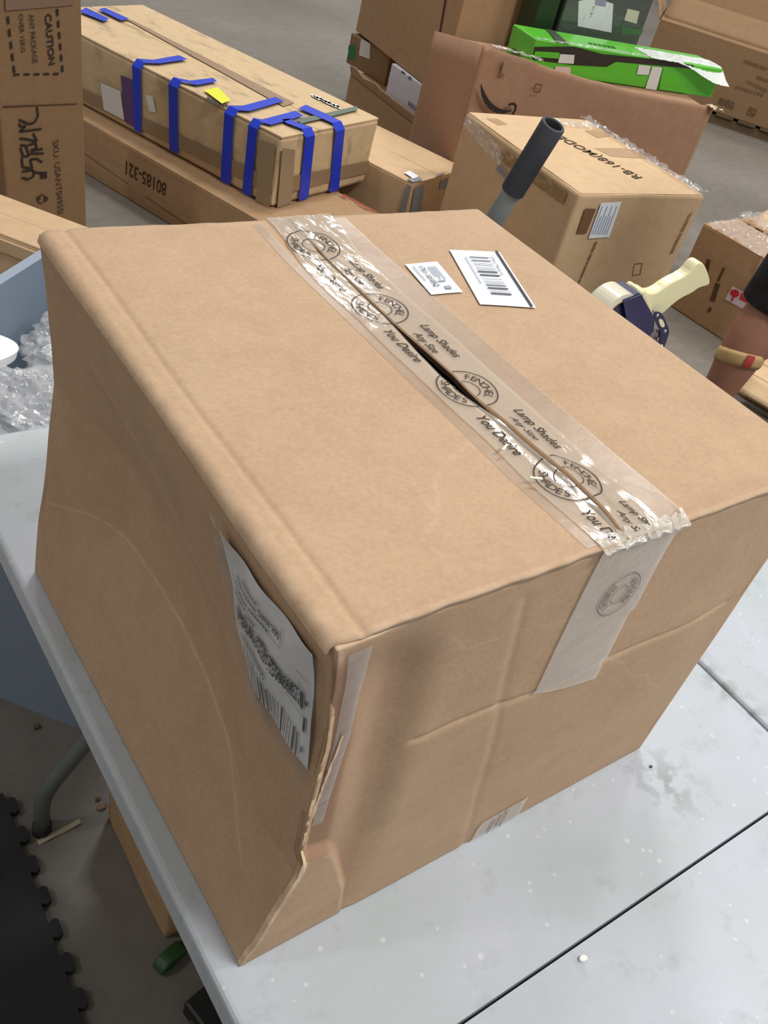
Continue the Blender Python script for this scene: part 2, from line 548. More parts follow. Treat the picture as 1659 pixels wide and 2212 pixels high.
# ------------------------------------------------------------------ floor
def concrete():
    m, nt, b = nmat('concrete')
    L = nt.links; N = lambda t: nt.nodes.new('ShaderNode' + t)
    tc = N('TexCoord')
    n1 = N('TexNoise'); n1.inputs['Scale'].default_value = 0.9; n1.inputs['Detail'].default_value = 6
    n2 = N('TexNoise'); n2.inputs['Scale'].default_value = 18; n2.inputs['Detail'].default_value = 8; n2.inputs['Roughness'].default_value = 0.7
    for n in (n1, n2): L.new(tc.outputs['Object'], n.inputs['Vector'])
    cr = N('ValToRGB')
    cr.color_ramp.elements[0].position = 0.3; cr.color_ramp.elements[0].color = lin(108, 102, 94)
    cr.color_ramp.elements[1].position = 0.7; cr.color_ramp.elements[1].color = lin(130, 124, 118)
    L.new(n1.outputs['Fac'], cr.inputs['Fac'])
    mx = N('Mix'); mx.data_type = 'RGBA'; mx.blend_type = 'MULTIPLY'; mx.inputs['Factor'].default_value = 0.6
    cr2 = N('ValToRGB'); cr2.color_ramp.elements[0].position = 0.3; cr2.color_ramp.elements[0].color = (0.7, 0.69, 0.66, 1)
    cr2.color_ramp.elements[1].position = 0.6; cr2.color_ramp.elements[1].color = (1, 1, 1, 1)
    L.new(n2.outputs['Fac'], cr2.inputs['Fac'])
    L.new(cr.outputs['Color'], mx.inputs['A']); L.new(cr2.outputs['Color'], mx.inputs['B'])
    L.new(mx.outputs['Result'], b.inputs['Base Color'])
    b.inputs['Roughness'].default_value = 0.5
    b.inputs['Specular IOR Level'].default_value = 0.35
    bp = N('Bump'); bp.inputs['Strength'].default_value = 0.1; bp.inputs['Distance'].default_value = 0.003
    L.new(n2.outputs['Fac'], bp.inputs['Height']); L.new(bp.outputs['Normal'], b.inputs['Normal'])
    return m


struct(mesh('floor', [(-8, -8, 0), (18, -8, 0), (18, 18, 0), (-8, 18, 0)], [(0, 1, 2, 3)], concrete()))

# ------------------------------------------------------------------ tables
TZ = 0.737


def table_plastic():
    m, nt, b = nmat('table_plastic')
    L = nt.links; N = lambda t: nt.nodes.new('ShaderNode' + t)
    tc = N('TexCoord')
    n1 = N('TexNoise'); n1.inputs['Scale'].default_value = 7; n1.inputs['Detail'].default_value = 4
    L.new(tc.outputs['Object'], n1.inputs['Vector'])
    cr = N('ValToRGB')
    cr.color_ramp.elements[0].position = 0.3; cr.color_ramp.elements[0].color = lin(172, 181, 184)
    cr.color_ramp.elements[1].position = 0.7; cr.color_ramp.elements[1].color = lin(185, 190, 202)
    L.new(n1.outputs['Fac'], cr.inputs['Fac'])
    # pale moulded flecks
    vo = N('TexVoronoi'); vo.inputs['Scale'].default_value = 44; vo.inputs['Randomness'].default_value = 1.0
    L.new(tc.outputs['Object'], vo.inputs['Vector'])
    n3 = N('TexNoise'); n3.inputs['Scale'].default_value = 30; L.new(tc.outputs['Object'], n3.inputs['Vector'])
    md = N('Math'); md.operation = 'MULTIPLY'; L.new(n3.outputs['Fac'], md.inputs[0]); md.inputs[1].default_value = 0.21
    lt = N('Math'); lt.operation = 'LESS_THAN'; L.new(vo.outputs['Distance'], lt.inputs[0]); L.new(md.outputs[0], lt.inputs[1])
    ml = N('Math'); ml.operation = 'MULTIPLY'; L.new(lt.outputs[0], ml.inputs[0]); ml.inputs[1].default_value = 0.5
    mx = N('Mix'); mx.data_type = 'RGBA'; mx.inputs['B'].default_value = lin(212, 216, 216)
    L.new(ml.outputs[0], mx.inputs['Factor']); L.new(cr.outputs['Color'], mx.inputs['A'])
    # dirt
    n4 = N('TexNoise'); n4.inputs['Scale'].default_value = 26; n4.inputs['Detail'].default_value = 8; n4.inputs['Roughness'].default_value = 0.7
    L.new(tc.outputs['Object'], n4.inputs['Vector'])
    cr4 = N('ValToRGB'); cr4.color_ramp.elements[0].position = 0.56; cr4.color_ramp.elements[1].position = 0.72
    cr4.color_ramp.elements[0].color = (0, 0, 0, 1); cr4.color_ramp.elements[1].color = (0.35, 0.35, 0.35, 1)
    L.new(n4.outputs['Fac'], cr4.inputs['Fac'])
    mx2 = N('Mix'); mx2.data_type = 'RGBA'; mx2.inputs['B'].default_value = lin(136, 142, 138)
    L.new(cr4.outputs['Color'], mx2.inputs['Factor']); L.new(mx.outputs['Result'], mx2.inputs['A'])
    # a patch of drips beside the carton and grime along the joint between the tables
    last = mx2
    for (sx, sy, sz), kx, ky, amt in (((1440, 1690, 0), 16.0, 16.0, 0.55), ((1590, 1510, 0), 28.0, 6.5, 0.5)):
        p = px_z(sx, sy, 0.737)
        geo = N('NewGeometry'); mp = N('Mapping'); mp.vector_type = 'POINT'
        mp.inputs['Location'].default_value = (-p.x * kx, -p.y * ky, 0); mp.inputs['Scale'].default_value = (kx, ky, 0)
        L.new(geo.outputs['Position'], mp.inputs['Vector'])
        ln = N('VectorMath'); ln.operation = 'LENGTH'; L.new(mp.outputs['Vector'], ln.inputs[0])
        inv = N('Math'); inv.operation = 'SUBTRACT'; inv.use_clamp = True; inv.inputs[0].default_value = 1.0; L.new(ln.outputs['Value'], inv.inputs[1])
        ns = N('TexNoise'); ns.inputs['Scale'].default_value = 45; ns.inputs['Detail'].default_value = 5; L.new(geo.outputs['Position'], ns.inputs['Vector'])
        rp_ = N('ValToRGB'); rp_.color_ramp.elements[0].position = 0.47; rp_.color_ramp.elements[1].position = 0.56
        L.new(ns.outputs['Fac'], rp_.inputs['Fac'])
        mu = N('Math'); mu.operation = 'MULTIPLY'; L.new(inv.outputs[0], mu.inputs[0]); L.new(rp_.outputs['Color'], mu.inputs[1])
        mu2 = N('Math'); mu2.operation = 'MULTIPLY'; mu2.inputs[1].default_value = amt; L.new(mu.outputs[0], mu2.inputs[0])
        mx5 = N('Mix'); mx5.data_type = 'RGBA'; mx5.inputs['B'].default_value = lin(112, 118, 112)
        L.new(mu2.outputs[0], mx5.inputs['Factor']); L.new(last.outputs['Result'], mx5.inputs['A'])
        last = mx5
    L.new(last.outputs['Result'], b.inputs['Base Color'])
    b.inputs['Roughness'].default_value = 0.42
    bp = N('Bump'); bp.inputs['Strength'].default_value = 0.12; bp.inputs['Distance'].default_value = 0.002
    n5 = N('TexNoise'); n5.inputs['Scale'].default_value = 120; L.new(tc.outputs['Object'], n5.inputs['Vector'])
    L.new(n5.outputs['Fac'], bp.inputs['Height']); L.new(bp.outputs['Normal'], b.inputs['Normal'])
    return m


TBL = table_plastic()
LEGM = plain('leg_grey', (92, 98, 92), 0.45, var=0.08)
RUB = plain('rubber_black', (28, 28, 28), 0.8)


def tube(name, pts, rad, mat, parent, n=12, closed_ends=True):
    """swept round tube through pts; rad may be a number or a list"""
    P = [Vector(p) for p in pts]
    rs = rad if isinstance(rad, (list, tuple)) else [rad] * len(P)
    V = []; F = []
    t0 = (P[1] - P[0]).normalized()
    up = Vector((0, 0, 1)) if abs(t0.z) < 0.9 else Vector((1, 0, 0))
    u = t0.cross(up).normalized()
    for i, p in enumerate(P):
        t = ((P[min(i + 1, len(P) - 1)] - P[max(i - 1, 0)])).normalized()
        u = (u - t * u.dot(t)).normalized(); w = t.cross(u)
        for k in range(n):
            a = 2 * math.pi * k / n
            V.append(p + (u * math.cos(a) + w * math.sin(a)) * rs[i])
    for i in range(len(P) - 1):
        for k in range(n):
            F.append((i * n + k, i * n + (k + 1) % n, (i + 1) * n + (k + 1) % n, (i + 1) * n + k))
    if closed_ends:
        F.append(tuple(range(n))[::-1]); F.append(tuple((len(P) - 1) * n + k for k in range(n)))
    return mesh(name, V, F, mat, parent, True)


def bend(pts, r=0.05, n=5):
    """round the corners of a polyline"""
    P = [Vector(p) for p in pts]; out = [P[0]]
    for a, b, c in zip(P[:-2], P[1:-1], P[2:]):
        d1 = (a - b); d2 = (c - b); k = min(r, d1.length * 0.45, d2.length * 0.45)
        s = b + d1.normalized() * k; e = b + d2.normalized() * k
        for i in range(n + 1):
            t = i / n
            out.append(s * (1 - t) ** 2 + b * 2 * t * (1 - t) + e * t * t)
    out.append(P[-1])
    return out


def folding_table(label, x0, x1, y0, y1, legs):
    t = thing('folding_table', label, 'table', ((x0 + x1) / 2, (y0 + y1) / 2, 0))
    cx, cy = (x0 + x1) / 2, (y0 + y1) / 2
    w, l = x1 - x0, y1 - y0
    for sgn in (-1, 1):
        bm = bmesh.new()
        a, b = (0.0017, l / 2) if sgn > 0 else (-l / 2, -0.0017)
        add_box(bm, -w / 2, w / 2, a, b, TZ - 0.042, TZ)
        fold = 0.0017 * sgn
        es = [e for e in bm.edges if not (abs(e.verts[0].co.y - fold) < 1e-5 and abs(e.verts[1].co.y - fold) < 1e-5)]
        bmesh.ops.bevel(bm, geom=es, offset=0.0065, segments=3, affect='EDGES', profile=0.5)
        from_bm('table_half', bm, TBL, t, True)
        o = t.children[-1] if False else None
    for c in t.children:
        for p in c.data.polygons: p.use_smooth = False
    for sgn in (-1, 1):
        ly = sgn * (l / 2 - legs)
        for sx in (-1, 1):
            fx = sx * (w / 2 - 0.054)
            pts = bend([(fx, ly, 0.008), (fx, ly, 0.11), (sx * 0.05, ly, 0.50), (sx * 0.05, ly, TZ - 0.05)], 0.06)
            lg = tube('leg', pts, 0.014, LEGM, t)
            tube('rubber_foot', [(fx, ly, 0.0), (fx, ly, 0.022)], 0.0165, RUB, lg)
        tube('cross_bar', [(-0.25, ly, TZ - 0.055), (0.25, ly, TZ - 0.055)], 0.012, LEGM, t)
    for sx in (-1, 1):
        bm = bmesh.new(); add_box(bm, sx * (w / 2 - 0.08) - 0.01, sx * (w / 2 - 0.08) + 0.01, -l / 2 + 0.08, l / 2 - 0.08, TZ - 0.062, TZ - 0.0425)
        from_bm('side_rail', bm, LEGM, t)
    return t


T1 = folding_table('pale grey plastic folding table carrying the large open-topped-view carton', -0.024, 0.7175, -1.058, 0.789, 0.18)
T1['label'] = 'pale grey plastic folding table with a dark fold line, under the big carton'
T2 = folding_table('second pale grey folding table, with the tape dispenser on it', 0.7215, 1.361, -0.57, 1.265, 0.18)

# ------------------------------------------------------------------ the big carton on the table
BH = 0.429
BIG = thing('cardboard_box', 'large dented brown carton sealed with printed clear tape, standing on the folding table', 'box', (0, 0, TZ + 0.0015))
EDGE = [(0, 0), (0.02, 0.003), (0.07, 0.014), (0.135, 0.029), (0.165, 0.028), (0.23, 0.023), (0.31, 0.019), (0.38, 0.010), (0.429, 0.0)]
FARE = [(0, -0.003), (0.083, 0.002), (0.161, 0.011), (0.204, 0.015), (0.261, 0.020), (0.311, 0.017), (0.372, 0.011), (0.43, 0.005)]
CRL = [(0.53, 0.11), (0.501, 0.12), (0.44, 0.15), (0.364, 0.170), (0.30, 0.178), (0.238, 0.180), (0.174, 0.172), (0.136, 0.151), (0.09, 0.12), (0.05, 0.08)]
CRL2 = [(0.42, 0.345), (0.361, 0.324), (0.268, 0.304), (0.172, 0.272), (0.12, 0.24)]


def left_pt(y, z, out=0.0):
    """left wall of the carton: y 0 near .. 0.52 far, z up"""
    s = y / 0.52
    e = interp(z, EDGE); f = interp(z, FARE)
    k = sstep(0.0, 0.20, s)
    x = e * (1 - k) + f * k * sstep(0.0, 1.0, s)
    # the wall is pushed in above a long crease and flares out below it
    zc = interp(y, [(0.0, 0.15), (0.05, 0.12), (0.136, 0.151), (0.174, 0.172), (0.238, 0.18), (0.364, 0.17), (0.52, 0.11)])
    mid = sstep(0.0, 0.25, s) * (1 - sstep(0.72, 1.0, s))
    if z < zc: x += 0.034 * mid * (z / zc) ** 1.0
    else: x += 0.034 * mid * (1 - sstep(0, 1, (z - zc) / (BH - zc)) ** 1.2)
    x += 0.0022 * nz(y * 9, z * 9, 3) * sstep(0, 0.1, z) * sstep(0, 0.05, BH - z)
    x -= 0.0012 * math.exp(-(pdist(y, z, CRL2) / 0.006) ** 2)
    return Vector((x - out, y, z))


def front_pt(x, z, out=0.0):
    """front wall: x 0 left .. 0.53 right"""
    e = interp(z, EDGE)
    k = 1 - sstep(0.0, 0.16, x)
    y = 0.0
    xx = x + e * (1 - sstep(0, 0.2, x))
    # crumpled strip beside the near corner: pushed in, with the low corner left standing proud
    zb = interp(x, [(0, 0.16), (0.028, 0.15), (0.06, 0.105), (0.091, 0.049), (0.106, -0.01)])
    up = sstep(zb - 0.002, zb + 0.012, z) * sstep(0, 0.08, BH - z)
    y += up * 0.011 * math.exp(-((x - 0.055) / 0.035) ** 2) * (1 if z > zb else 0.2)
    y += up * 0.0028 * math.sin(min(1, x / 0.12) * math.pi * 3 + z * 9) * k
    y -= (1 - up) * 0.004 * math.exp(-(x / 0.05) ** 2) * sstep(0, 0.05, z)
    # score line, diagonal dent
    d1 = pdist(x, z, FCR1); d2 = pdist(x, z, FCR2)
    y += 0.0016 * math.exp(-(d1 / 0.004) ** 2) + 0.0010 * math.exp(-(d2 / 0.005) ** 2)
    y -= 0.007 * math.exp(-((z - 0.264) / 0.10) ** 2) * sstep(0.12, 0.3, x) * sstep(0.0, 0.12, 0.53 - x)
    y += 0.002 * nz(x * 8, z * 8, 7) * sstep(0, 0.06, z)
    return Vector((xx if x < 0.2 else x, y - out, z))


FCR1 = [(0.10, 0.262), (0.14, 0.264), (0.235, 0.263), (0.322, 0.270), (0.449, 0.266), (0.5, 0.264)]
FCR2 = [(0.165, 0.40), (0.179, 0.344), (0.195, 0.27), (0.211, 0.206), (0.235, 0.10), (0.257, -0.005)]
FCR3 = [(0.095, 0.394), (0.12, 0.365), (0.177, 0.361), (0.246, 0.35), (0.33, 0.345)]
FCR4 = [(0.306, 0.278), (0.35, 0.25), (0.38, 0.215), (0.415, 0.199), (0.44, 0.17), (0.467, 0.151)]
FEDG = [(0.002, 0.42), (0.003, 0.3), (0.002, 0.2), (0.004, 0.16), (0.002, 0.12), (0.0, 0.05), (0.0, 0)]
FLOW = [(0.0, 0.16), (0.028, 0.15), (0.06, 0.105), (0.088, 0.055), (0.098, 0.02)]


def wear_left(s, t):
    y, z = s * 0.52, t * BH
    return min(1, 0.32 * math.exp(-(pdist(y, z, CRL) / 0.0020) ** 2) + 0.18 * math.exp(-(pdist(y, z, CRL2) / 0.0018) ** 2) + 0.5 * math.exp(-((BH - z) / 0.006) ** 2))


def wear_front(s, t):
    x, z = s * 0.53, t * (BH - 0.004)
    w = 0.34 * math.exp(-(pdist(x, z, FCR1) / 0.0015) ** 2) + 0.10 * math.exp(-(pdist(x, z, FCR2) / 0.003) ** 2)
    w += 0.20 * math.exp(-(pdist(x, z, FCR3) / 0.0013) ** 2) + 0.22 * math.exp(-(pdist(x, z, FCR4) / 0.0015) ** 2)
    w += 1.5 * math.exp(-(pdist(x, z, FEDG) / 0.003) ** 2) + 0.5 * math.exp(-(pdist(x, z, FLOW) / 0.0014) ** 2)
    w += 0.9 * math.exp(-((BH - 0.004 - z) / 0.003) ** 2)
    return min(1, w)


def shade_front(s, t):  # dark band painting the shade of the pushed-in corner strip into the board
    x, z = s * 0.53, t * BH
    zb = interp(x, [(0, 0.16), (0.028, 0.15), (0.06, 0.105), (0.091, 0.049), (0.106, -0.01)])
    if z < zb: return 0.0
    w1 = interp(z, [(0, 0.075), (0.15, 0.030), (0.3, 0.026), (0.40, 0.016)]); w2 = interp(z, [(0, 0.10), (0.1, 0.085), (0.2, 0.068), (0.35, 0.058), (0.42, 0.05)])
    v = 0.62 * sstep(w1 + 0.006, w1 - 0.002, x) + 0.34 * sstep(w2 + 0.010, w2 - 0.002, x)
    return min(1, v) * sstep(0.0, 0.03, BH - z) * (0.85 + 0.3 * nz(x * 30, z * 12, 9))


def seam_x(y): return interp(y, [(-0.01, 0.2505), (0.003, 0.251), (0.071, 0.259), (0.12, 0.256), (0.197, 0.2535), (0.337, 0.2565), (0.456, 0.259), (0.53, 0.259)])
def seam_gap(y): return interp(y, [(-0.01, 0.0025), (0.05, 0.0036), (0.15, 0.0036), (0.18, 0.008), (0.22, 0.0135), (0.26, 0.010), (0.31, 0.0036), (0.45, 0.0026), (0.53, 0.002)])


def top_z(x, y):
    """height of the closed flaps above the table"""
    z = BH
    xl = interp(y, [(0, -0.003), (0.515, 0.005)])
    d = x - xl
    z -= 0.006 * (1 - sstep(0.0, 0.012, 0.532 - x)) ** 2
    z -= 0.004 * math.exp(-((x - 0.25) / 0.09) ** 2) * sstep(0, 0.1, y) * sstep(0, 0.1, 0.52 - y)
    z += 0.0018 * nz(x * 7, y * 7, 5)
    z += 0.005 * math.exp(-(x / 0.03) ** 2) * 0 
    return z


def flap_pt(side):
    def f(s, t):
        y = -0.003 + t * (0.513 + 0.003)
        if side == 0:
            x0 = interp(y, [(0, -0.003), (0.515, 0.005)]); x1 = seam_x(y) - seam_gap(y) / 2
            x0 += 0.0025 * max(0.0, 1 - (y + 0.003) / 0.022) ** 2
            if s < 0.14:
                a = s / 0.14 * math.pi / 2; r = 0.011 + 0.003 * nz(y * 5, 0.5)
                x = x0 - 0.0022 + r * (1 - math.cos(a)); z = top_z(x0 + 0.02, y) - r * (1 - math.sin(a))
            else:
                q = ((s - 0.14) / 0.86) ** 1.5
                r = 0.011 + 0.003 * nz(y * 5, 0.5)
                xa = x0 - 0.0022 + r
                x = xa + (x1 - xa) * q
                k = sstep(0, 0.03, x - xa)
                z = top_z(x, y) * k + top_z(x0 + 0.02, y) * (1 - k)
                z -= 0.0016 * math.exp(-((x - x0 - 0.022 - 0.002 * nz(y * 6, 1)) / 0.0028) ** 2)
            z -= 0.003 * max(0.0, 1 - (y + 0.003) / 0.02) ** 2 * sstep(0.05, 0.0, x)
            yy = y + 0.003 * max(0.0, 1 - (x - x0) / 0.022) ** 2 * (1 - t) ** 40
        else:
            x0 = seam_x(y) + seam_gap(y) / 2; x1 = interp(y, [(0, 0.536), (0.515, 0.525)])
            x = x0 + (x1 - x0) * s
            z = top_z(x, y)
            z += 0.0045 * math.exp(-((x - x0) / 0.012) ** 2) * sstep(0.19, 0.14, y) * sstep(-0.01, 0.03, y)
            yy = y
        yy += 0.0015 * nz(x * 40, y * 3, 2) * (1 if t in (0, 1) else 0)
        return Vector((x, yy, z))
    return f


def wear_top(side):
    f = flap_pt(side)
    def w(s, t):
        p = f(s, t)
        v = 0.55 * math.exp(-((p.y + 0.003) / 0.003) ** 2) + 0.4 * math.exp(-((p.y - 0.513) / 0.003) ** 2)
        if side == 0:
            v += 0.45 * math.exp(-((p.x + 0.001) / 0.006) ** 2)
            v += 0.18 * math.exp(-(pdist(p.x, p.y, [(0.135, 0.075), (0.15, 0.10), (0.175, 0.12), (0.215, 0.135)]) / 0.0013) ** 2)
            v += 0.14 * math.exp(-(pdist(p.x, p.y, [(0.10, 0.05), (0.13, 0.07), (0.135, 0.11)]) / 0.0013) ** 2)
        return min(1, v)
    return w


def stain_top(side):
    f = flap_pt(side)
    def w(s, t):
        p = f(s, t)
        v = 0.0
        if side == 0:
            v += 0.35 * sstep(0.014, 0.002, p.y) * (0.5 + 0.5 * nz(p.x * 14, p.y * 60, 1)) * sstep(0.02, 0.1, p.x)
            v += 0.16 * math.exp(-((p.x - 0.205) / 0.02) ** 2 - ((p.y - 0.235) / 0.05) ** 2)
        else:
            v += 0.30 * sstep(0.020, 0.004, p.y) * (0.5 + 0.5 * nz(p.x * 10, p.y * 50, 1))
        return max(0, min(1, v))
    return w


grid('side_wall', lambda s, t: left_pt(s * 0.519, t * (BH - 0.006) if t < 1 else BH - 0.006), 260, 210, KR_MAIN, BIG, wear_left, lambda s, t: 0.0, True, 0.005, flip=True)
grid('front_wall', lambda s, t: front_pt(s * 0.53, t * (BH - 0.006)), 260, 210, KR_MAIN, BIG, wear_front, shade_front, True, 0.005, flip=False)
grid('side_wall', lambda s, t: Vector((0.528 + 0.005 * math.sin(t * 3.1) * math.sin(s * 3.1), s * 0.516, t * (BH - 0.006))), 20, 20, KR_MAIN, BIG, lambda s, t: 0.0, lambda s, t: 0.0, True, 0.005)
grid('back_wall', lambda s, t: Vector((interp(t * (BH - 0.006), FARE) + 0.001 + s * (0.527 - interp(t * (BH - 0.006), FARE)), 0.517 + 0.004 * math.sin(t * 3.1) * math.sin(s * 3.1), t * (BH - 0.006))), 20, 20, KR_MAIN, BIG, lambda s, t: 0.0, lambda s, t: 0.0, True, 0.005, flip=True)
grid('bottom_panel', lambda s, t: Vector((0.004 + s * 0.52, 0.004 + t * 0.51, 0.004)), 2, 2, KR_MAIN, BIG, lambda s, t: 0.0, lambda s, t: 0.0, True, 0.003)
for sd in (0, 1):
    grid('top_flap', flap_pt(sd), 90, 110, KR_MAIN, BIG, wear_top(sd), stain_top(sd), True, 0.0045)
for k in (0, 1):
    y0, y1 = (0.004, 0.20) if k == 0 else (0.33, 0.512)
    grid('inner_flap', lambda s, t, y0=y0, y1=y1: Vector((0.01 + s * 0.51, y0 + (y1 - y0) * t, BH - 0.030)), 4, 4, KR_MAIN, BIG, lambda s, t: 0.0, lambda s, t: 0.0, True, 0.004)

def cut_edge_shade(s, t):
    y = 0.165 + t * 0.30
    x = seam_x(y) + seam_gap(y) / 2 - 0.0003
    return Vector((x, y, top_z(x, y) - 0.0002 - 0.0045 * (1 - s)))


grid('cut_edge_shade', cut_edge_shade, 1, 80, plain('fluted_edge_shade', (62, 46, 32), 0.9, var=0.3, scale=300), BIG)  # cut board edge, coloured dark to paint in the shadow of the slit


# printed clear tape over the seam -------------------------------------
def tape_top(x, y, off=0.0):
    z = max(top_z(x, y), top_z(x - 0.006, y), top_z(x + 0.006, y)) + 0.0045 * math.exp(-((x - seam_x(y) - 0.004) / 0.012) ** 2) * sstep(0.19, 0.14, y) * sstep(-0.01, 0.03, y)
    wr = 0.25 + 1.4 * sstep(0.40, 0.47, y) + 1.0 * sstep(0.262, 0.28, x) * sstep(0.14, 0.09, y) * sstep(0.0, 0.04, y) + 0.7 * math.exp(-((y - 0.20) / 0.02) ** 2)
    z += 0.0006 * wr * (nz(x * 70, y * 26, 1) + 0.8 * nz(x * 170, y * 60, 2))
    return Vector((x, y, z + 0.0016 + off))


def cut(y): return (seam_gap(y) + 0.0008) * sstep(0.475, 0.445, y)


def tape_fn(side):
    def f(s, t):
        y = -0.004 + t * 0.519
        x0 = 0.2245 + 0.002 * nz(0, y * 12) + 0.010 * sstep(0.4, 0.51, y); x1 = 0.2985 + 0.0015 * nz(3, y * 9) + 0.014 * sstep(0.42, 0.51, y)
        if side == 0: x1 = seam_x(y) - cut(y) / 2
        else: x0 = seam_x(y) + cut(y) / 2
        return tape_top(x0 + (x1 - x0) * s, y)
    return f


TAPE = grid('clear_tape', tape_fn(0), 20, 260, TAPE_CLEAR, BIG)
TAPE_R = grid('clear_tape', tape_fn(1), 20, 260, TAPE_CLEAR, BIG)
for xa, xb in ((0.2135, 0.2245), (0.2990, 0.3265)):
    grid('old_tape', lambda s, t, xa=xa, xb=xb: Vector((xa + s * (xb - xa), 0.001 + t * 0.505, top_z(xa + s * (xb - xa), 0.001 + t * 0.505) + 0.0008)), 10, 90, TAPE_OLD, BIG)


def logo(fl, cx, cy, r, rot0=0.0):
    fl.ring(cx, cy, r * 0.96, r, 48)
    fl.ring(cx, cy, r * 0.40, r * 0.43, 32)
    fl.arc_text('FENCHEL', cx, cy, r * 0.56, r * 0.40, rot0, 2.1)
    fl.arc_text('SHADES', cx, cy, r * 0.84, r * 0.40, rot0 + math.pi, 1.9, inward=True)


# the print reads from the far end towards the near end, letter tops to the right
def tape_print(u, v): return tape_top(v, u, 0.0007)


for cy in (0.456, 0.333, 0.197, 0.068):
    fl = Flat(); logo(fl, 0, 0, 0.0275, math.pi / 2)
    o = fl.build('logo_print', lambda a, b, cy=cy: tape_print(cy - a, 0.2575 + b), INK, TAPE, lambda a, b, cy=cy: abs(0.2575 + b - seam_x(cy - a)) > cut(cy - a) / 2)
for cy in (0.425, 0.301, 0.163, 0.036):
    fl = Flat()
    for t, dx, L in (('Lamp Shades', 0.0235, 0.056), ('Any Size', 0.0085, 0.034), ('You Desire', -0.0175, 0.052)):
        if cy < 0.05: t, L = {'Lamp Shades': ('Lamp Shad', 0.037), 'Any Size': ('Any Size', 0.030), 'You Desire': ('You Des', 0.036)}[t]
        fl.text(t, 0.004 if t[0] != 'A' else 0.014, dx - 0.003, width=L, shear=0.35, hs=1.15, bold=0.012)
    fl.build('tape_print', lambda a, b, cy=cy: tape_print(max(0.0, cy - a), 0.2575 + b), INK, TAPE, lambda a, b, cy=cy: abs(0.2575 + b - seam_x(cy - a)) > cut(cy - a) / 2)

# tape carried down over the front wall
def ftape(s, t):
    z = 0.4265 - t * 0.168
    xr = 0.316 if z > 0.334 else 0.3105
    xl = 0.2305
    x = xl + (xr - xl) * s
    zz = z + (0.014 * (s - 0.3) * sstep(0.85, 1.0, t) * -1)
    p = front_pt(x, zz, 0.0016)
    p.y -= 0.0007 * abs(nz(x * 80, z * 40, 4)) * sstep(0.38, 0.43, z)
    return p


FT = grid('front_tape', ftape, 24, 60, TAPE_CLEAR, BIG, flip=True)
fl = Flat(); logo(fl, 0, 0, 0.0225, math.pi / 2)
fl.build('logo_print', lambda a, b: front_pt(0.2795 + b * 0.98, 0.3635 - a * 1.0, 0.0026), plain('ink_thin', (110, 100, 95), 0.7), FT)


def ltape(s, t):
    x = 0.263 + s * 0.066 + (1 - s) * 0.008 * t * 0
    z = 0.0015 + t * interp(s, [(0, 0.026), (0.06, 0.034), (1, 0.036)])
    return front_pt(x, z, 0.0016)


LT = grid('bottom_tape', ltape, 20, 10, TAPE_CLEAR, BIG)
fl = Flat()
for t, dz, L in (('You Desire', 0.0, 0.026), ('Any Size', 0.0085, 0.02), ('Lamp Shades', 0.017, 0.030)):
    fl.text(t, 0.282 + dz, 0.029 + dz * 0.25, width=L, rot=-math.pi / 2, shear=0.3, hs=1.2)
fl.build('tape_print', lambda a, b: front_pt(a, max(0.001, b), 0.0026), INK_BR, LT)
# torn shred of tape on the front top edge
V = []; F = []
rr = random.Random(3)
n = 26
for i in range(n + 1):
    x = 0.226 + 0.098 * i / n
    a = front_pt(x, 0.4215 + rr.uniform(-0.002, 0.001), 0.0035); b = Vector((x + rr.uniform(-0.002, 0.002), -0.0075 + rr.uniform(-0.002, 0.002), 0.4268 + rr.uniform(-0.001, 0.0015)))
    c = Vector((x, 0.002 + rr.uniform(-0.003, 0.006), BH + 0.0028 + rr.uniform(0, 0.0018)))
    V += [a, b, c]
for i in range(n):
    k = 3 * i
    F += [(k, k + 3, k + 4, k + 1), (k + 1, k + 4, k + 5, k + 2)]
mesh('torn_tape_edge', V, F, film('torn_tape', (0.75, 0.70, 0.62), 0.55, 0.1, 0.8, 80), BIG)

# corner tape beside the near edge
grid('corner_tape', lambda s, t: front_pt(0.008 + s * (0.010 + 0.008 * t), 0.20 + t * 0.215, 0.0012), 6, 60, film('corner_tape', (0.45, 0.41, 0.38), 0.18, 0.12, 0.5, 40), BIG)
# torn liner that shows pale corrugation along the near edge
TORN = plain('torn_paper', (214, 188, 152), 0.85, var=0.2, scale=90)
grid('torn_edge', lambda s, t: front_pt(0.0005 + s * (0.0022 + 0.0022 * abs(nz(t * 9, 0.3))), 0.150 + t * 0.20, 0.0030 + 0.0012 * nz(t * 20, 1.7)), 2, 80, TORN, BIG)
grid('torn_edge', lambda s, t: front_pt(0.0012 + 0.011 * t + s * (0.0016 + 0.002 * abs(nz(t * 8, 4.3))), 0.170 + t * 0.15, 0.0022 + 0.001 * nz(t * 20, 2.7)), 2, 60, TORN, BIG)


# labels on the top ------------------------------------------------------
def top_quad(px):
    return [(p.x, p.y) for p in (px_z(a, b, TZ + BH) for a, b in px)]


def quad_map(q, surf):
    """unit square -> quadrilateral q (00,10,11,01) on a surface"""
    def f(a, b):
        x = (q[0][0] * (1 - a) + q[1][0] * a) * (1 - b) + (q[3][0] * (1 - a) + q[2][0] * a) * b
        y = (q[0][1] * (1 - a) + q[1][1] * a) * (1 - b) + (q[3][1] * (1 - a) + q[2][1] * a) * b
        return surf(x, y)
    return f


def label_sheet(name, q, surf, mat, parent, n=8, outline=None):
    f = quad_map(q, lambda x, y: surf(x, y, 0.0016))
    return grid(name, f, n, n, mat, parent)


ts = lambda x, y, o: Vector((x, y, top_z(x, y) + o))
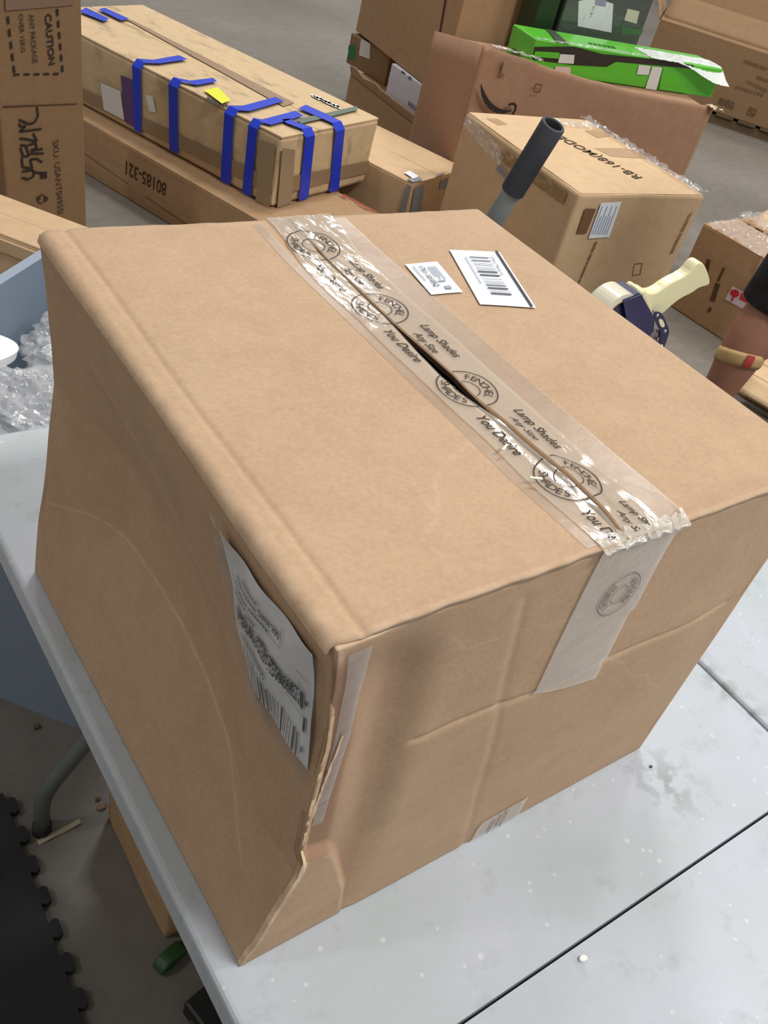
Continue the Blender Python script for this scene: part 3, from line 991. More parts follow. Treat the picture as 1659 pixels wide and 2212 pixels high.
# small part-number label: u runs far -> near, v towards the right
q = top_quad([(874, 575), (931, 640), (998, 637), (943, 571)])
lb = label_sheet('item_label', q, ts, PAPER, BIG)
f = quad_map(q, lambda x, y: ts(x, y, 0.0028))
fl = Flat(); fl.text('1751-1010SQ', 0.14, 0.28, width=0.66, hs=1.9, bold=0.01); fl.build('printed_text', f, PRINT, lb)
fl = Flat()
for k in range(4): fl.rect(0.16, 0.55 + k * 0.07, 0.5 + 0.1 * (k % 2), 0.585 + k * 0.07)
fl.rect(0.1, 0.14, 0.6, 0.17); fl.rect(0.62, 0.5, 0.66, 0.75); fl.rect(0.8, 0.55, 0.9, 0.74)
fl.build('fine_print', f, PRINT_G, lb)
# barcode label
q = top_quad([(969, 545), (1035, 664), (1156, 671), (1078, 549)])
lb = label_sheet('barcode_label', q, ts, PAPER, BIG)
f = quad_map(q, lambda x, y: ts(x, y, 0.0028))
fl = Flat(); fl.bars(0.14, 0.30, 0.86, 0.68, 46, 5); fl.build('barcode', f, plain('print_soft', (72, 72, 84), 0.7), lb)
fl = Flat(); fl.rect(-0.005, 0.90, 1.0, 0.945); fl.build('stripe', f, PRINT, lb)
fl = Flat(); fl.text('ENG Material', 0.13, 0.72, width=0.33, hs=1.5); fl.build('printed_text', f, plain('print_mid', (80, 82, 90), 0.7), lb)
fl = Flat()
for k in range(14): fl.rect(0.15 + k * 0.036, 0.21, 0.172 + k * 0.036, 0.24)
fl.build('fine_print', f, PRINT_G, lb)

# shipping label on the left wall -----------------------------------------
ls = lambda y, z, o: left_pt(y, z, o)
q = [(0.109, 0.284), (0.010, 0.272), (0.017, 0.396), (0.133, 0.402)]   # (y, z): far-bottom, near-bottom, near-top, far-top


def lab_surf(y, z, o):
    p = left_pt(y, z, o)
    p.x -= 0.0016 * (1 + math.sin(y * 120 + z * 60)) * 0.7 + 0.004 * sstep(0.385, 0.41, z) * sstep(0.06, 0.13, y)
    return p


lb = grid('shipping_label', quad_map(q, lambda y, z: lab_surf(y, z, 0.0014)), 30, 30, plain('label_ship', (232, 236, 244), 0.5, var=0.02), BIG, flip=True)
f = quad_map(q, lambda y, z: lab_surf(y, z, 0.0030))
fl = Flat(); fl.bars(0.13, 0.03, 0.90, 0.24, 64, 9); fl.build('barcode', f, PRINT, lb)
fl = Flat()
rp = random.Random(11)
for i in range(56):
    for j in range(9):
        if rp.random() < 0.55: fl.rect(0.13 + i * 0.0132, 0.45 + j * 0.0155, 0.1432 + i * 0.0132, 0.4655 + j * 0.0155)
fl.rect(0.88, 0.45, 0.91, 0.59); fl.build('stacked_barcode', f, PRINT, lb)
fl = Flat()
fl.text('7026 8106 9775', 0.14, 0.30, width=0.36, hs=1.4, bold=0.02)
fl.build('tracking_number', f, PRINT, lb); fl = Flat()
fl.text('Suite 200', 0.47, 0.79, width=0.21, hs=1.3, bold=0.02)
for x0, x1, y in ((0.16, 0.45, 0.795), (0.27, 0.47, 0.855), (0.13, 0.34, 0.73), (0.36, 0.55, 0.73), (0.12, 0.32, 0.675), (0.12, 0.22, 0.635), (0.3, 0.4, 0.635)):
    x = x0
    while x < x1:
        fl.rect(x, y, min(x1, x + 0.022), y + 0.016); x += 0.028
fl.build('printed_text', f, PRINT, lb); fl = Flat()
fl.rect(0.93, 0.30, 0.955, 0.42); fl.rect(0.93, 0.52, 0.955, 0.56)
fl.text('F', 0.93, 0.10, size=0.09)
fl.build('side_print', f, PRINT, lb)
fl = Flat(); fl.rect(0.06, 0.405, 0.93, 0.409); fl.rect(0.06, 0.615, 0.95, 0.619); fl.rect(0.52, 0.72, 0.96, 0.724); fl.rect(0.70, 0.75, 0.705, 0.9)
fl.build('rule_lines', f, plain('print_rule', (95, 95, 105), 0.7), lb)
# clear pouch around the label
grid('label_pouch', quad_map([(0.125, 0.274), (0.006, 0.258), (0.008, 0.400), (0.145, 0.410)], lambda y, z: lab_surf(y, z, 0.0042)), 24, 24, film('pouch', (0.8, 0.82, 0.85), 0.10, 0.12, 0.4, 30), BIG, flip=True)

# slivers of paper lying on the tape
for i, (a, b) in enumerate(((1090, 968), (1157, 1035))):
    p = px_z(a, b, TZ + BH + 0.004)
    sl = thing('paper_sliver', ('thin pale paper sliver on the taped seam beside the word Desire', 'thin pale paper sliver on the taped seam at the rim of a round logo')[i], 'paper scrap', (p.x, p.y, p.z + 0.0006), (0, 0, 0.5 - i))
    bm = bmesh.new(); add_box(bm, -0.005, 0.005, -0.001, 0.001, 0, 0.0008); from_bm('sliver', bm, plain('sliver_paper', (215, 228, 205), 0.6), sl)

# ------------------------------------------------------------------ tape dispenser on the second table
CREAM = plain('cream_plastic', (226, 219, 176), 0.35, coat=0.2)
NAVY = plain('navy_metal', (26, 24, 72), 0.35, coat=0.3)
STEEL = plain('steel', (170, 172, 176), 0.3, metal=0.9)
TROLL = plain('tape_roll_pale', (216, 210, 188), 0.25, coat=0.5, var=0.06, scale=8)
GY = 0.765     # the dispenser lies in a plane of constant y
GP = Vector((0, GY, 0))


def gp(px, py):
    p = px_plane(px, py, GP, Vector((0, 1, 0)))
    return (p.x, p.z)


g0 = px_plane(1400, 745, GP, Vector((0, 1, 0)))
GUN = thing('tape_dispenser', 'cream and navy hand-held tape dispenser with a pale roll, on the second table', 'tape dispenser', (1.27, GY, TZ))


def gl(pts): return [(x - 1.27, z - TZ) for x, z in (gp(*p) for p in pts)]


def slab(name, pts, y0, y1, mat, parent, bev=0.002, seg=2):
    bm = bmesh.new()
    lo = [bm.verts.new((x, y0, z)) for x, z in pts]; hi = [bm.verts.new((x, y1, z)) for x, z in pts]
    n = len(pts)
    bm.faces.new(lo); bm.faces.new(hi[::-1])
    for i in range(n): bm.faces.new((lo[(i + 1) % n], lo[i], hi[i], hi[(i + 1) % n]))
    bmesh.ops.recalc_face_normals(bm, faces=bm.faces)
    if bev:
        es = [e for e in bm.edges if all(len(f.verts) >= n and n > 4 or True for f in e.link_faces) and abs(e.verts[0].co.y - e.verts[1].co.y) < 1e-6]
        bmesh.ops.bevel(bm, geom=es, offset=bev, segments=seg, affect='EDGES', profile=0.5, clamp_overlap=True)
    return from_bm(name, bm, mat, parent)


def round_pts(pts, n=4):
    """Chaikin smoothing of a closed outline"""
    for _ in range(n):
        q = []
        for a, b in zip(pts, pts[1:] + pts[:1]):
            q += [(a[0] * .75 + b[0] * .25, a[1] * .75 + b[1] * .25), (a[0] * .25 + b[0] * .75, a[1] * .25 + b[1] * .75)]
        pts = q
    return pts


hd = gl([(1365, 625), (1373, 617), (1386, 620), (1393, 628), (1412, 625), (1440, 604), (1475, 588), (1492, 566), (1503, 559), (1514, 566), (1526, 600), (1522, 611), (1500, 616), (1485, 628), (1462, 638), (1440, 655), (1418, 676), (1408, 672), (1395, 664), (1388, 668), (1380, 660), (1372, 640)])
hnd = slab('handle', round_pts(hd, 2), -0.013, 0.013, CREAM, GUN, 0.006, 3)
slab('cheek', round_pts(gl([(1365, 625), (1373, 617), (1380, 619), (1396, 660), (1388, 668)]), 1), -0.022, 0.022, CREAM, GUN, 0.003)
slab('frame_plate', gl([(1324, 635), (1363, 620), (1392, 672), (1390, 700), (1372, 717), (1340, 714)]), -0.031, -0.027, NAVY, GUN, 0.001)
slab('frame_bridge', gl([(1325, 634), (1363, 619), (1368, 628), (1330, 644)]), -0.026, 0.026, NAVY, GUN, 0.002)
for sy in (-0.03, 0.026):
    pl = slab('side_plate', round_pts(gl([(1391, 662), (1400, 657), (1410, 663), (1425, 697), (1424, 706), (1412, 742), (1398, 742), (1408, 706), (1393, 676)]), 1), sy, sy + 0.004, NAVY, GUN, 0.001)
    if sy < 0:
        slab('slot_insert', round_pts(gl([(1399, 674), (1408, 672), (1415, 689), (1406, 692)]), 2), sy - 0.0012, sy + 0.001, CREAM, pl, 0)
        for c in ((1398, 666), (1415, 700), (1408, 732)):
            cx, cz = gl([c])[0]
            bm = bmesh.new(); bmesh.ops.create_cone(bm, cap_ends=True, segments=16, radius1=0.0042, radius2=0.003, depth=0.002, matrix=Matrix.Translation((cx, sy - 0.001, cz)) @ Matrix.Rotation(math.pi / 2, 4, 'X'))
            from_bm('screw', bm, STEEL, pl)


def ring_y(name, cx, cz, r0, r1, y0, y1, mat, parent, n=40):
    V = []; F = []
    for k in range(n):
        a = 2 * math.pi * k / n; c, s_ = math.cos(a), math.sin(a)
        V += [(cx + r1 * c, y0, cz + r1 * s_), (cx + r1 * c, y1, cz + r1 * s_), (cx + r0 * c, y1, cz + r0 * s_), (cx + r0 * c, y0, cz + r0 * s_)]
    for k in range(n):
        a, b = 4 * k, 4 * ((k + 1) % n)
        F += [(a, a + 1, b + 1, b), (a + 1, a + 2, b + 2, b + 1), (a + 2, a + 3, b + 3, b + 2), (a + 3, a, b, b + 3)]
    o = mesh(name, V, F, mat, parent)
    return o


rc = gl([(1316, 672)])[0]
RR = 0.052
rl = ring_y('tape_roll', rc[0], rc[1], 0.038, RR, -0.025, 0.025, TROLL, GUN)
ring_y('paper_core', rc[0], rc[1], 0.034, 0.0378, -0.0245, 0.0245, KR_TAN, rl)
ring_y('hub', rc[0], rc[1], 0.008, 0.0335, -0.02, 0.02, NAVY, GUN)
ar = gl([(1350, 690), (1316, 672)])
slab('hub_arm', [(rc[0], rc[1] - 0.008), (ar[0][0] + 0.01, ar[0][1] - 0.012), (ar[0][0] + 0.014, ar[0][1] + 0.004), (rc[0], rc[1] + 0.008)], 0.0205, 0.0245, NAVY, GUN, 0.001)
bc = gl([(1404, 722)])[0]
tube('press_roller', [(bc[0] - 0.012, -0.026, bc[1] + 0.014), (bc[0] - 0.012, 0.026, bc[1] + 0.014)], 0.010, plain('roller_grey', (120, 116, 112), 0.5), GUN, 18)
slab('blade', gl([(1388, 706), (1400, 700), (1404, 738), (1400, 741)]), -0.025, 0.025, STEEL, GUN, 0)
tube('tension_knob', [(gl([(1378, 700)])[0][0], -0.018, gl([(1378, 700)])[0][1]), (gl([(1378, 700)])[0][0], -0.004, gl([(1378, 700)])[0][1])], 0.007, STEEL, GUN, 16)

# ------------------------------------------------------------------ grip pole leaning on the second table's far end
pt = px_z(1196, 268, 1.0)
pm = px_z(1075, 465, 0.75)
dirp = (pm - pt).normalized()
pb = pt + dirp * (pt.z / -dirp.z)
POLE = thing('grip_pole', 'grey pole with a hollow charcoal foam grip, leaning behind the big carton', 'pole', pb)
lp = lambda v: v - pb
gr = pt + dirp * 0.185
tube('shaft', [lp(pb), lp(gr + dirp * 0.25), lp(gr + dirp * 0.02), lp(gr)], [0.022, 0.026, 0.0245, 0.0235], plain('pole_grey', (128, 130, 128), 0.6, var=0.08), POLE, 20)
# hollow grip: outer and inner wall
ax = dirp; u = ax.cross(Vector((0, 0, 1))).normalized(); w_ = ax.cross(u)
V = []; F = []; n = 32
prof = [(0.0, 0.0225), (0.0, 0.0275), (0.003, 0.0295), (0.185, 0.0295), (0.185, 0.0235), (0.165, 0.0225), (0.004, 0.0225)]
for d_, r_ in prof:
    for k in range(n):
        a = 2 * math.pi * k / n
        V.append(lp(pt) + ax * d_ + (u * math.cos(a) + w_ * math.sin(a)) * r_)
m_ = len(prof)
for i in range(m_):
    for k in range(n):
        j = (i + 1) % m_
        F.append((i * n + k, j * n + k, j * n + (k + 1) % n, i * n + (k + 1) % n))
mesh('foam_grip', V, F, plain('grip_dark', (58, 60, 66), 0.75, bump=0.1, bscale=300), POLE, True)

# ------------------------------------------------------------------ long cartons behind the table
yL = -1.255
Lx, Ly = 1.12 - 0.5 * math.cos(yL), 3.229 - 0.5 * math.sin(yL)
LB = Carton('long low brown carton lying under the blue-taped one, stamped 80185-321', Lx, Ly, 0, yL, 2.0, 0.5, 0.206, KR_MID, 'x', seed=1, bulge=0.004)
LB.text('front', '80185-321', (362, 398), (274, 348), INK_BR, hs=1.3, bold=0.02)
mesh('score_line', [LB.fn('front', 0.0046)(*LB.uv('front', *p)) for p in ((178, 326), (178, 328), (420, 497), (420, 494))], [(0, 1, 2, 3)], INK_FADE, LB.root)
rq = random.Random(5)
LB.decal('red_print', [('top', [(722, 418), (770, 404), (812, 424), (880, 458), (830, 470), (760, 442)])], blotch('red_blotch', (170, 84, 66), 30, 0.40, 0.56), 0.004)

yK = -1.233
KB = Carton('long scuffed carton banded with blue tape, lying on the long low carton', 1.047, 3.732, 0.2105, yK, 1.319, 0.572, 0.254, KR_SCUF, 'x', seed=2, bulge=0.003, jit=0.004, bev=0.014)
KB.decal('brown_tape', [('top', [(266, 40), (287, 46), (636, 224), (612, 232)])], TAPE_BROWN, 0.0035)
KB.decal('brown_tape', [('front', [(180, 190), (180, 215), (590, 420), (590, 385)])], plain('tape_dim', (140, 116, 90), 0.35), 0.0075)
KB.decal('brown_tape', [('right', [(600, 385), (600, 420), (790, 372), (795, 345)])], plain('tape_dim', (140, 116, 90), 0.35), 0.0075)
def wrap_strip(ends, top_end, side='front', o_=0.0100):
    """blue tape folded from one wall of the carton over on to its top"""
    w, d, h = KB.w, KB.d, KB.h
    (p0, p1, p2, p3) = ends                       # photo pixels on the wall: top pair, then bottom pair
    f = KB.fn(side, o_); g = KB.fn('top', o_)
    u0, u1 = KB.uv(side, *p0)[0], KB.uv(side, *p1)[0]
    b0, b1 = KB.uv(side, *p3), KB.uv(side, *p2)
    V = [f(b0[0], max(0.004, b0[1])), f(b1[0], max(0.004, b1[1])), f(u1, h - 0.012), f(u0, h - 0.012)]
    e = [KB.uv('top', *q) for q in top_end]
    if side == 'front':
        V += [g(u1, 0.012), g(u0, 0.012)]
    else:
        V += [g(w - 0.012, u1), g(w - 0.012, u0)]
    F = [(0, 1, 2, 3), (3, 2, 4, 5)]
    k = len(e) // 2
    la, lb_ = 4, 5
    for i in range(k):
        V += [g(*e[2 * i]), g(*e[2 * i + 1])]
        F.append((lb_, la, len(V) - 2, len(V) - 1)); la, lb_ = len(V) - 2, len(V) - 1
    mesh('blue_tape', V, F, BLUE, KB.root)


wrap_strip([(289, 152), (308, 158), (310, 288), (294, 279)], [(345, 143), (330, 135), (405, 134), (386, 125)])
wrap_strip([(367, 197), (387, 203), (389, 332), (370, 322)], [(425, 190), (410, 180), (468, 182), (460, 174)])
wrap_strip([(487, 258), (508, 264), (501, 402), (480, 391)], [(540, 246), (525, 234), (613, 224), (594, 215)])
wrap_strip([(538, 290), (558, 296), (546, 425), (527, 416)], [(585, 276), (565, 264), (655, 256), (638, 245)])
wrap_strip([(651, 318), (672, 313), (660, 436), (639, 443)], [(640, 270), (618, 272), (626, 262), (608, 264)], 'right')
wrap_strip([(718, 294), (738, 290), (726, 416), (705, 422)], [(700, 250), (682, 256), (660, 232), (643, 240)], 'right')
for st_ in ([('top', [(170, 30), (186, 22), (236, 46), (225, 52)])], [('top', [(212, 26), (226, 22), (279, 46), (262, 50)])], [('front', [(163, 80), (172, 84), (176, 208), (168, 204)])]):
    KB.decal('blue_tape', st_, BLUE, 0.0100)
KB.decal('shipping_label', [('front', [(221, 178), (264, 196), (272, 259), (228, 236)])], PAPER2, 0.0090)
KB.decal('purple_label', [('front', [(264, 162), (290, 172), (297, 276), (273, 262)])], plain('purple', (86, 56, 110), 0.5), 0.0085)
KB.decal('barcode_sticker', [('front', [(318, 204), (334, 207), (341, 243), (326, 240)])], PAPER2, 0.0090)
hz = KB.decal('hazard_sticker', [('top', [(440, 200), (470, 194), (498, 222), (474, 230)])], plain('hazard_yellow', (214, 220, 40), 0.5), 0.0090)
fl = Flat()
for k in range(6):
    a = KB.uv('top', 448 + k * 7, 212 + k * 2.2); b = KB.uv('top', 458 + k * 7, 226 + k * 1.6); fl.line([a, b], 0.008)
fl.build('hazard_stripes', KB.fn('top', 0.0052), PRINT, KB.root)
fl = Flat()
for k in range(10):
    a = KB.uv('top', 673 + k * 6, 206 + k * 2.7); b = KB.uv('top', 677 + k * 6 + rq.uniform(0, 4), 213 + k * 2.7); fl.line([a, b], 0.012 + 0.006 * (k % 3))
fl.build('white_print', KB.fn('top', 0.0048), plain('white_print', (225, 225, 225), 0.5), KB.root)
KB.decal('green_tape', [('top', [(640, 262), (690, 252), (770, 234), (772, 242), (700, 260), (650, 272)])], plain('tape_green', (92, 108, 94), 0.35), 0.0085)
KB.decal('grey_tape', [('front', [(562, 300), (598, 312), (588, 450), (556, 434)]), ('right', [(604, 318), (634, 322), (624, 446), (594, 452)])], plain('tape_dull', (146, 128, 102), 0.25), 0.0090)

MB = Carton('low tan carton with a silver-taped corner, lying behind the long low carton', 1.808, 3.328, 0, -1.245, 0.90, 0.40, 0.29, KR_TAN, 'x', seed=3)
MB.decal('silver_tape', [('top', [(872, 392), (900, 382), (915, 392), (892, 402)]), ('front', [(880, 398), (892, 404), (880, 470), (862, 462)]), ('right', [(894, 404), (914, 398), (906, 460), (882, 470)])], TAPE_GREY, 0.006)
MB.decal('silver_tape', [('top', [(944, 380), (962, 374), (966, 384), (950, 390)]), ('right', [(950, 390), (966, 386), (962, 404), (946, 408)])], TAPE_GREY, 0.006)
MB.decal('address_sticker', [('top', [(872, 376), (884, 372), (904, 384), (892, 389)])], PAPER, 0.0065)

# ------------------------------------------------------------------ carton stamped RB-168 behind the big one
RB = Carton('tall tan carton stamped RB-168, half wrapped in clear film', 2.082, 1.655, 0, -0.086, 0.589, 0.684, 0.62, KR_TAN, 'y', seed=4, jit=0.003, bev=0.010, flaps=False)
bm = bmesh.new(); add_box(bm, 0.006, 0.583, 0.006, 0.678, 0.6165, 0.6225, 0.003, 2); from_bm('top_flap', bm, KR_TAN, RB.root)
RB.text('top', 'RB-168(MODE', (1388, 386), (1214, 296), INK_BR, hs=1.15, bold=0.01)
RB.decal('white_label', [('front', [(1297, 437), (1341, 434), (1314, 511), (1269, 514)])], PAPER, 0.005)
fl = Flat()
for k in range(7):
    a = RB.uv('front', 1301 + k * 5.2, 440); b = RB.uv('front', 1275 + k * 5.2, 508); fl.line([(a[0] * (1 - t) + b[0] * t, a[1] * (1 - t) + b[1] * t) for t in (0.05 + 0.3 * (k % 2), 0.95)], 0.004)
fl.build('label_lines', RB.fn('front', 0.0058), plain('label_blue', (150, 165, 195), 0.7), RB.root)
RB.decal('stamped_barcode', [('front', [(1263, 449), (1286, 450), (1265, 503), (1244, 504)])], INK_FADE, 0.0045)
greek(RB, 'front', (1287, 521), (1246, 616), 0.012, INK_FADE, 22, seed=1)
greek(RB, 'front', (1492, 458), (1448, 548), 0.013, INK_FADE, 18, seed=2)
for sq in ([(1369, 569), (1386, 568), (1381, 592), (1364, 594)], [(1330, 610), (1350, 609), (1345, 630), (1325, 632)]):
    fl = Flat(); q_ = [RB.uv('front', *p) for p in sq]; fl.line(q_ + q_[:1], 0.003)
    fl.build('handling_mark', RB.fn('front', 0.0045), INK_FADE, RB.root)
for q_ in ([(1262, 284), (1285, 282), (1345, 296), (1290, 300)], [(1282, 322), (1360, 322), (1410, 345), (1320, 340)], [(1050, 258), (1072, 258), (1096, 270), (1076, 272)]):
    RB.decal('old_tape', [('top', q_)], plain('tape_tan', (176, 146, 110), 0.3), 0.0035)


def crumple(name, a, b, width, lift, mat, parent, seed, nu=40, nv=6, up=Vector((0, 0, 1)), side=None):
    """a wrinkled ribbon of film from a to b"""
    a, b = Vector(a), Vector(b)
    ax_ = (b - a).normalized(); sd = side if side is not None else ax_.cross(up).normalized()
    def f(s, t):
        p = a.lerp(b, s) + sd * (t - 0.5) * width
        k = abs(nz(s * nu * 0.35 + seed, t * 3)) + 0.6 * abs(nz(s * nu * 0.9, t * 6 + seed))
        return p + up * (lift * k) + sd * lift * 0.7 * nz(s * nu * 0.4, t * 4, seed)
    return grid(name, f, nu, nv, mat, parent, smooth=False)


# film over the far right edge and the torn near-left edge
crumple('film_edge', (0.575, 0.0, 0.624), (0.575, 0.684, 0.624), 0.05, 0.020, FILM, RB.root, 1.3, 60)
crumple('film_edge', (0.33, 0.62, 0.624), (0.57, 0.60, 0.624), 0.06, 0.014, FILM, RB.root, 4.3, 24)
crumple('torn_tape', (-0.006, 0.05, 0.585), (-0.006, 0.42, 0.575), 0.04, 0.008, plain('tape_torn_tan', (150, 122, 86), 0.3), RB.root, 2.2, 30, 4, up=Vector((-1, 0, 0)), side=Vector((0, 0, 1)))
crumple('torn_tape', (-0.008, 0.40, 0.56), (-0.008, 0.66, 0.60), 0.05, 0.012, FILM, RB.root, 6.2, 24, 5, up=Vector((-1, 0, 0)), side=Vector((0, 0, 1)))
crumple('silver_tape', (-0.008, 0.28, 0.52), (-0.008, 0.42, 0.53), 0.022, 0.006, TAPE_GREY, RB.root, 3.2, 10, 3, up=Vector((-1, 0, 0)), side=Vector((0, 0, 1)))

# ------------------------------------------------------------------ stack behind: low carton, white box, small box, big carton
B0 = Carton('low open brown carton on the floor carrying the white product box', 2.78, 3.98, 0, -1.648, 0.80, 0.42, 0.214, KR_MID, 'x', seed=5, gap=0.02)
o = grid('open_flap', lambda s, t: Vector((0.02 + s * 0.76, -0.004 - 0.02 * t, 0.20 + t * (0.05 + 0.02 * nz(s * 7, 1)) + 0.0)), 30, 4, KR_MID, B0.root, thick=0.004)
WB = Carton('white product box with black end, sticking out under the big upright carton', 2.772, 3.642, 0.2145, -1.656, 0.46, 0.30, 0.160, plain('white_card', (196, 194, 206), 0.5, var=0.03), 'x', flaps=False, seed=6, bulge=0.001, jit=0.001, name='product_box')
WB.decal('black_end', [('right', [(950, 216), (975, 214), (960, 283), (936, 283)])], plain('card_black', (20, 18, 22), 0.4), 0.002)
WB.text('front', 'INSIGNIA', (882, 228), (907, 247), PRINT, hs=1.2, off=0.003)
WB.decal('grey_panel', [('front', [(917, 240), (935, 250), (932, 272), (914, 260)])], plain('card_grey', (112, 116, 128), 0.5), 0.003)
WB.decal('dark_icon', [('front', [(870, 146), (878, 150), (877, 160), (868, 158)])], plain('card_dkgrey', (72, 70, 78), 0.5), 0.003)
WB.decal('dark_icon', [('front', [(884, 162), (891, 166), (889, 174), (882, 171)])], plain('card_grey', (112, 116, 128), 0.5), 0.003)
S2 = Carton('small brown box with a green and a white sticker, wedged under the big upright carton', 2.841, 4.126, 0.2145, -1.48, 0.333, 0.30, 0.150, KR_DARK, 'x', flaps=False, seed=7, bulge=0.001, jit=0.001)
S2.decal('green_sticker', [('front', [(753, 98), (768, 97), (767, 127), (752, 128)])], plain('sticker_green', (30, 110, 66), 0.5), 0.003)
S2.decal('white_sticker', [('front', [(782, 80), (803, 86), (799, 128), (776, 119)])], PAPER2, 0.003)
S1 = Carton('big upright brown carton resting on the white product box', 2.861, 4.122, 0.377, -1.709, 0.951, 0.50, 0.60, KR_MID, 'x', seed=8, bulge=0.004)
mesh('panel_seam', [S1.fn('front', 0.005)(*S1.uv('front', *p)) for p in ((941, 122), (944, 122), (966, 0), (962, 0))], [(0, 1, 2, 3)], INK_BR, S1.root)
bm = bmesh.new(); add_box(bm, -0.03, 0.0, 0.02, 0.10, 0.0, 0.11, 0.006)
from_bm('bent_flap', bm, KR_MID, S1.root)

# ------------------------------------------------------------------ carton with a curved arrow mark, and what lies in it
yA = -0.287
AX, AY, AW, AD = 2.46, 2.69, 1.17, 0.50
AM = thing('cardboard_box', 'wide open carton printed with a black curved arrow, holding the long green box', 'box', (AX, AY, 0), (0, 0, yA))
AF = Carton.__new__(Carton)
AF.w, AF.d, AF.h, AF.root = AW, AD, 0.75, AM
AF.M = Matrix.Translation((AX, AY, 0)) @ Matrix.Rotation(yA, 4, 'Z'); AF.Mi = AF.M.inverted()
soft_box('body', AW, AD, 0.648, KR_RED, AM, 0.0, 0.002, 8, 0.006, 9)


def am_front(s, t):
    top = 0.75 - 0.085 * s - 0.018 * math.sin(min(1, s * 1.0) * math.pi) + 0.006 * nz(s * 9, 2)
    z = 0.02 + (top - 0.02) * t
    return Vector((s * AW, -0.004 - 0.022 * math.sin(s * math.pi) * sstep(0.6, 1.0, t) + 0.003 * nz(s * 6, t * 5, 3), z))


grid('front_wall', am_front, 50, 30, KR_RED, AM, thick=0.005)
grid('side_wall', lambda s, t: Vector((-0.002, AD * (1 - s), 0.02 + t * (0.73 - 0.09 * (1 - s)))), 12, 8, KR_RED, AM, thick=0.005)
grid('side_flap', lambda s, t: Vector((AW + 0.004 + s * 0.055, -0.002 + s * 0.05, 0.10 + t * 0.555)), 4, 16, KR_MID, AM, thick=0.004)
crumple('torn_tape', (0.985 * AW, -0.02, 0.66), (AW + 0.06, 0.02, 0.65), 0.05, 0.02, plain('tape_pale', (196, 176, 150), 0.3, bump=0.3), AM, 3.1, 14, 5)
crumple('torn_tape', (0.03, -0.012, 0.755), (0.26, -0.03, 0.735), 0.03, 0.016, FILM, AM, 7.1, 20, 4)
# the arrow mark: a thick-thin smile with a hooked tip
fl = Flat()
arc = [(1033, 177), (1036, 192), (1041, 206), (1049, 219), (1060, 229), (1073, 235), (1086, 236), (1098, 233)]
wd_ = [0.004, 0.014, 0.020, 0.024, 0.024, 0.020, 0.014, 0.006]
uvp = [AF.uv('front', *p) for p in arc]
for i in range(len(uvp) - 1):
    (x0, y0), (x1, y1) = uvp[i], uvp[i + 1]; l = math.hypot(x1 - x0, y1 - y0); nx, ny = -(y1 - y0) / l, (x1 - x0) / l
    fl.poly([(x0 - nx * wd_[i] / 2, y0 - ny * wd_[i] / 2), (x1 - nx * wd_[i + 1] / 2, y1 - ny * wd_[i + 1] / 2), (x1 + nx * wd_[i + 1] / 2, y1 + ny * wd_[i + 1] / 2), (x0 + nx * wd_[i] / 2, y0 + ny * wd_[i] / 2)])
hk = [AF.uv('front', *p) for p in ((1092, 222), (1100, 218), (1107, 220), (1108, 229), (1101, 242))]
fl.line(hk, 0.011)
fl.build('arrow_mark', AF.fn('front', 0.030), INK, AM)
AF.decal('old_tape', [('front', [(1086, 118), (1100, 126), (1090, 158), (1077, 152)])], plain('tape_tan2', (150, 122, 100), 0.25), 0.030)
fl = Flat(); q_ = [AF.uv('front', *p) for p in ((1150, 176), (1164, 178), (1158, 194), (1146, 192))]; fl.line(q_ + q_[:1], 0.004); fl.build('handling_mark', AF.fn('front', 0.032), INK_BR, AM)

GREEN = plain('green_card', (84, 178, 44), 0.35, coat=0.3, var=0.05)
GB = Carton('long bright green product box lying in the open carton', 2.775, 2.73, 0.651, -0.214, 1.03, 0.205, 0.125, GREEN, 'x', flaps=False, seed=10, bulge=0.002, jit=0.002, bev=0.004, name='product_box')
BLK = plain('card_black', (20, 18, 22), 0.4)
GDK = plain('green_dark', (48, 110, 30), 0.4)
GB.decal('black_band', [('front', [(1150, 100), (1240, 100), (1300, 116), (1430, 124), (1500, 135), (1498, 148), (1440, 143), (1330, 133), (1310, 144), (1240, 140), (1150, 128)])], plain('band_black', (44, 38, 34), 0.35), 0.003)
GB.decal('green_panel', [('front', [(1155, 110), (1208, 113), (1206, 126), (1152, 122)])], GREEN, 0.004)
GB.decal('tape_band', [('top', [(1178, 64), (1196, 67), (1232, 98), (1208, 96)])], plain('tape_slate', (66, 76, 62), 0.3), 0.003)
GB.decal('white_sticker', [('front', [(1209, 116), (1240, 118), (1238, 137), (1204, 135)])], PAPER2, 0.005)
GB.decal('barcode_sticker', [('front', [(1199, 142), (1232, 144), (1230, 164), (1194, 162)])], plain('sticker_pink', (205, 180, 170), 0.5), 0.005)
GB.decal('white_sticker', [('front', [(1379, 139), (1404, 142), (1400, 161), (1374, 160)])], PAPER2, 0.005)
GB.decal('white_sticker', [('front', [(1408, 143), (1430, 145), (1416, 195), (1392, 192)])], PAPER2, 0.005)
GB.decal('panel_edge', [('front', [(1430, 140), (1433, 140), (1418, 206), (1415, 206)])], GDK, 0.004)
fl = Flat()
for k in range(6):
    a = GB.uv('top', 1272 + k * 10, 93 + k * 1.8); b = GB.uv('top', 1278 + k * 10, 97 + k * 1.8); fl.line([a, b], 0.014)
fl.build('dark_script', GB.fn('top', 0.0034), plain('script', (28, 74, 22), 0.5), GB.root)
fl = Flat(); fl.rect(0.05, 0.02, 0.13, 0.045); fl.build('small_print', GB.fn('left', 0.003), GDK, GB.root)
bub = film('bubble_film', (0.86, 0.88, 0.88), 0.72, 0.15, 1.0, 120)
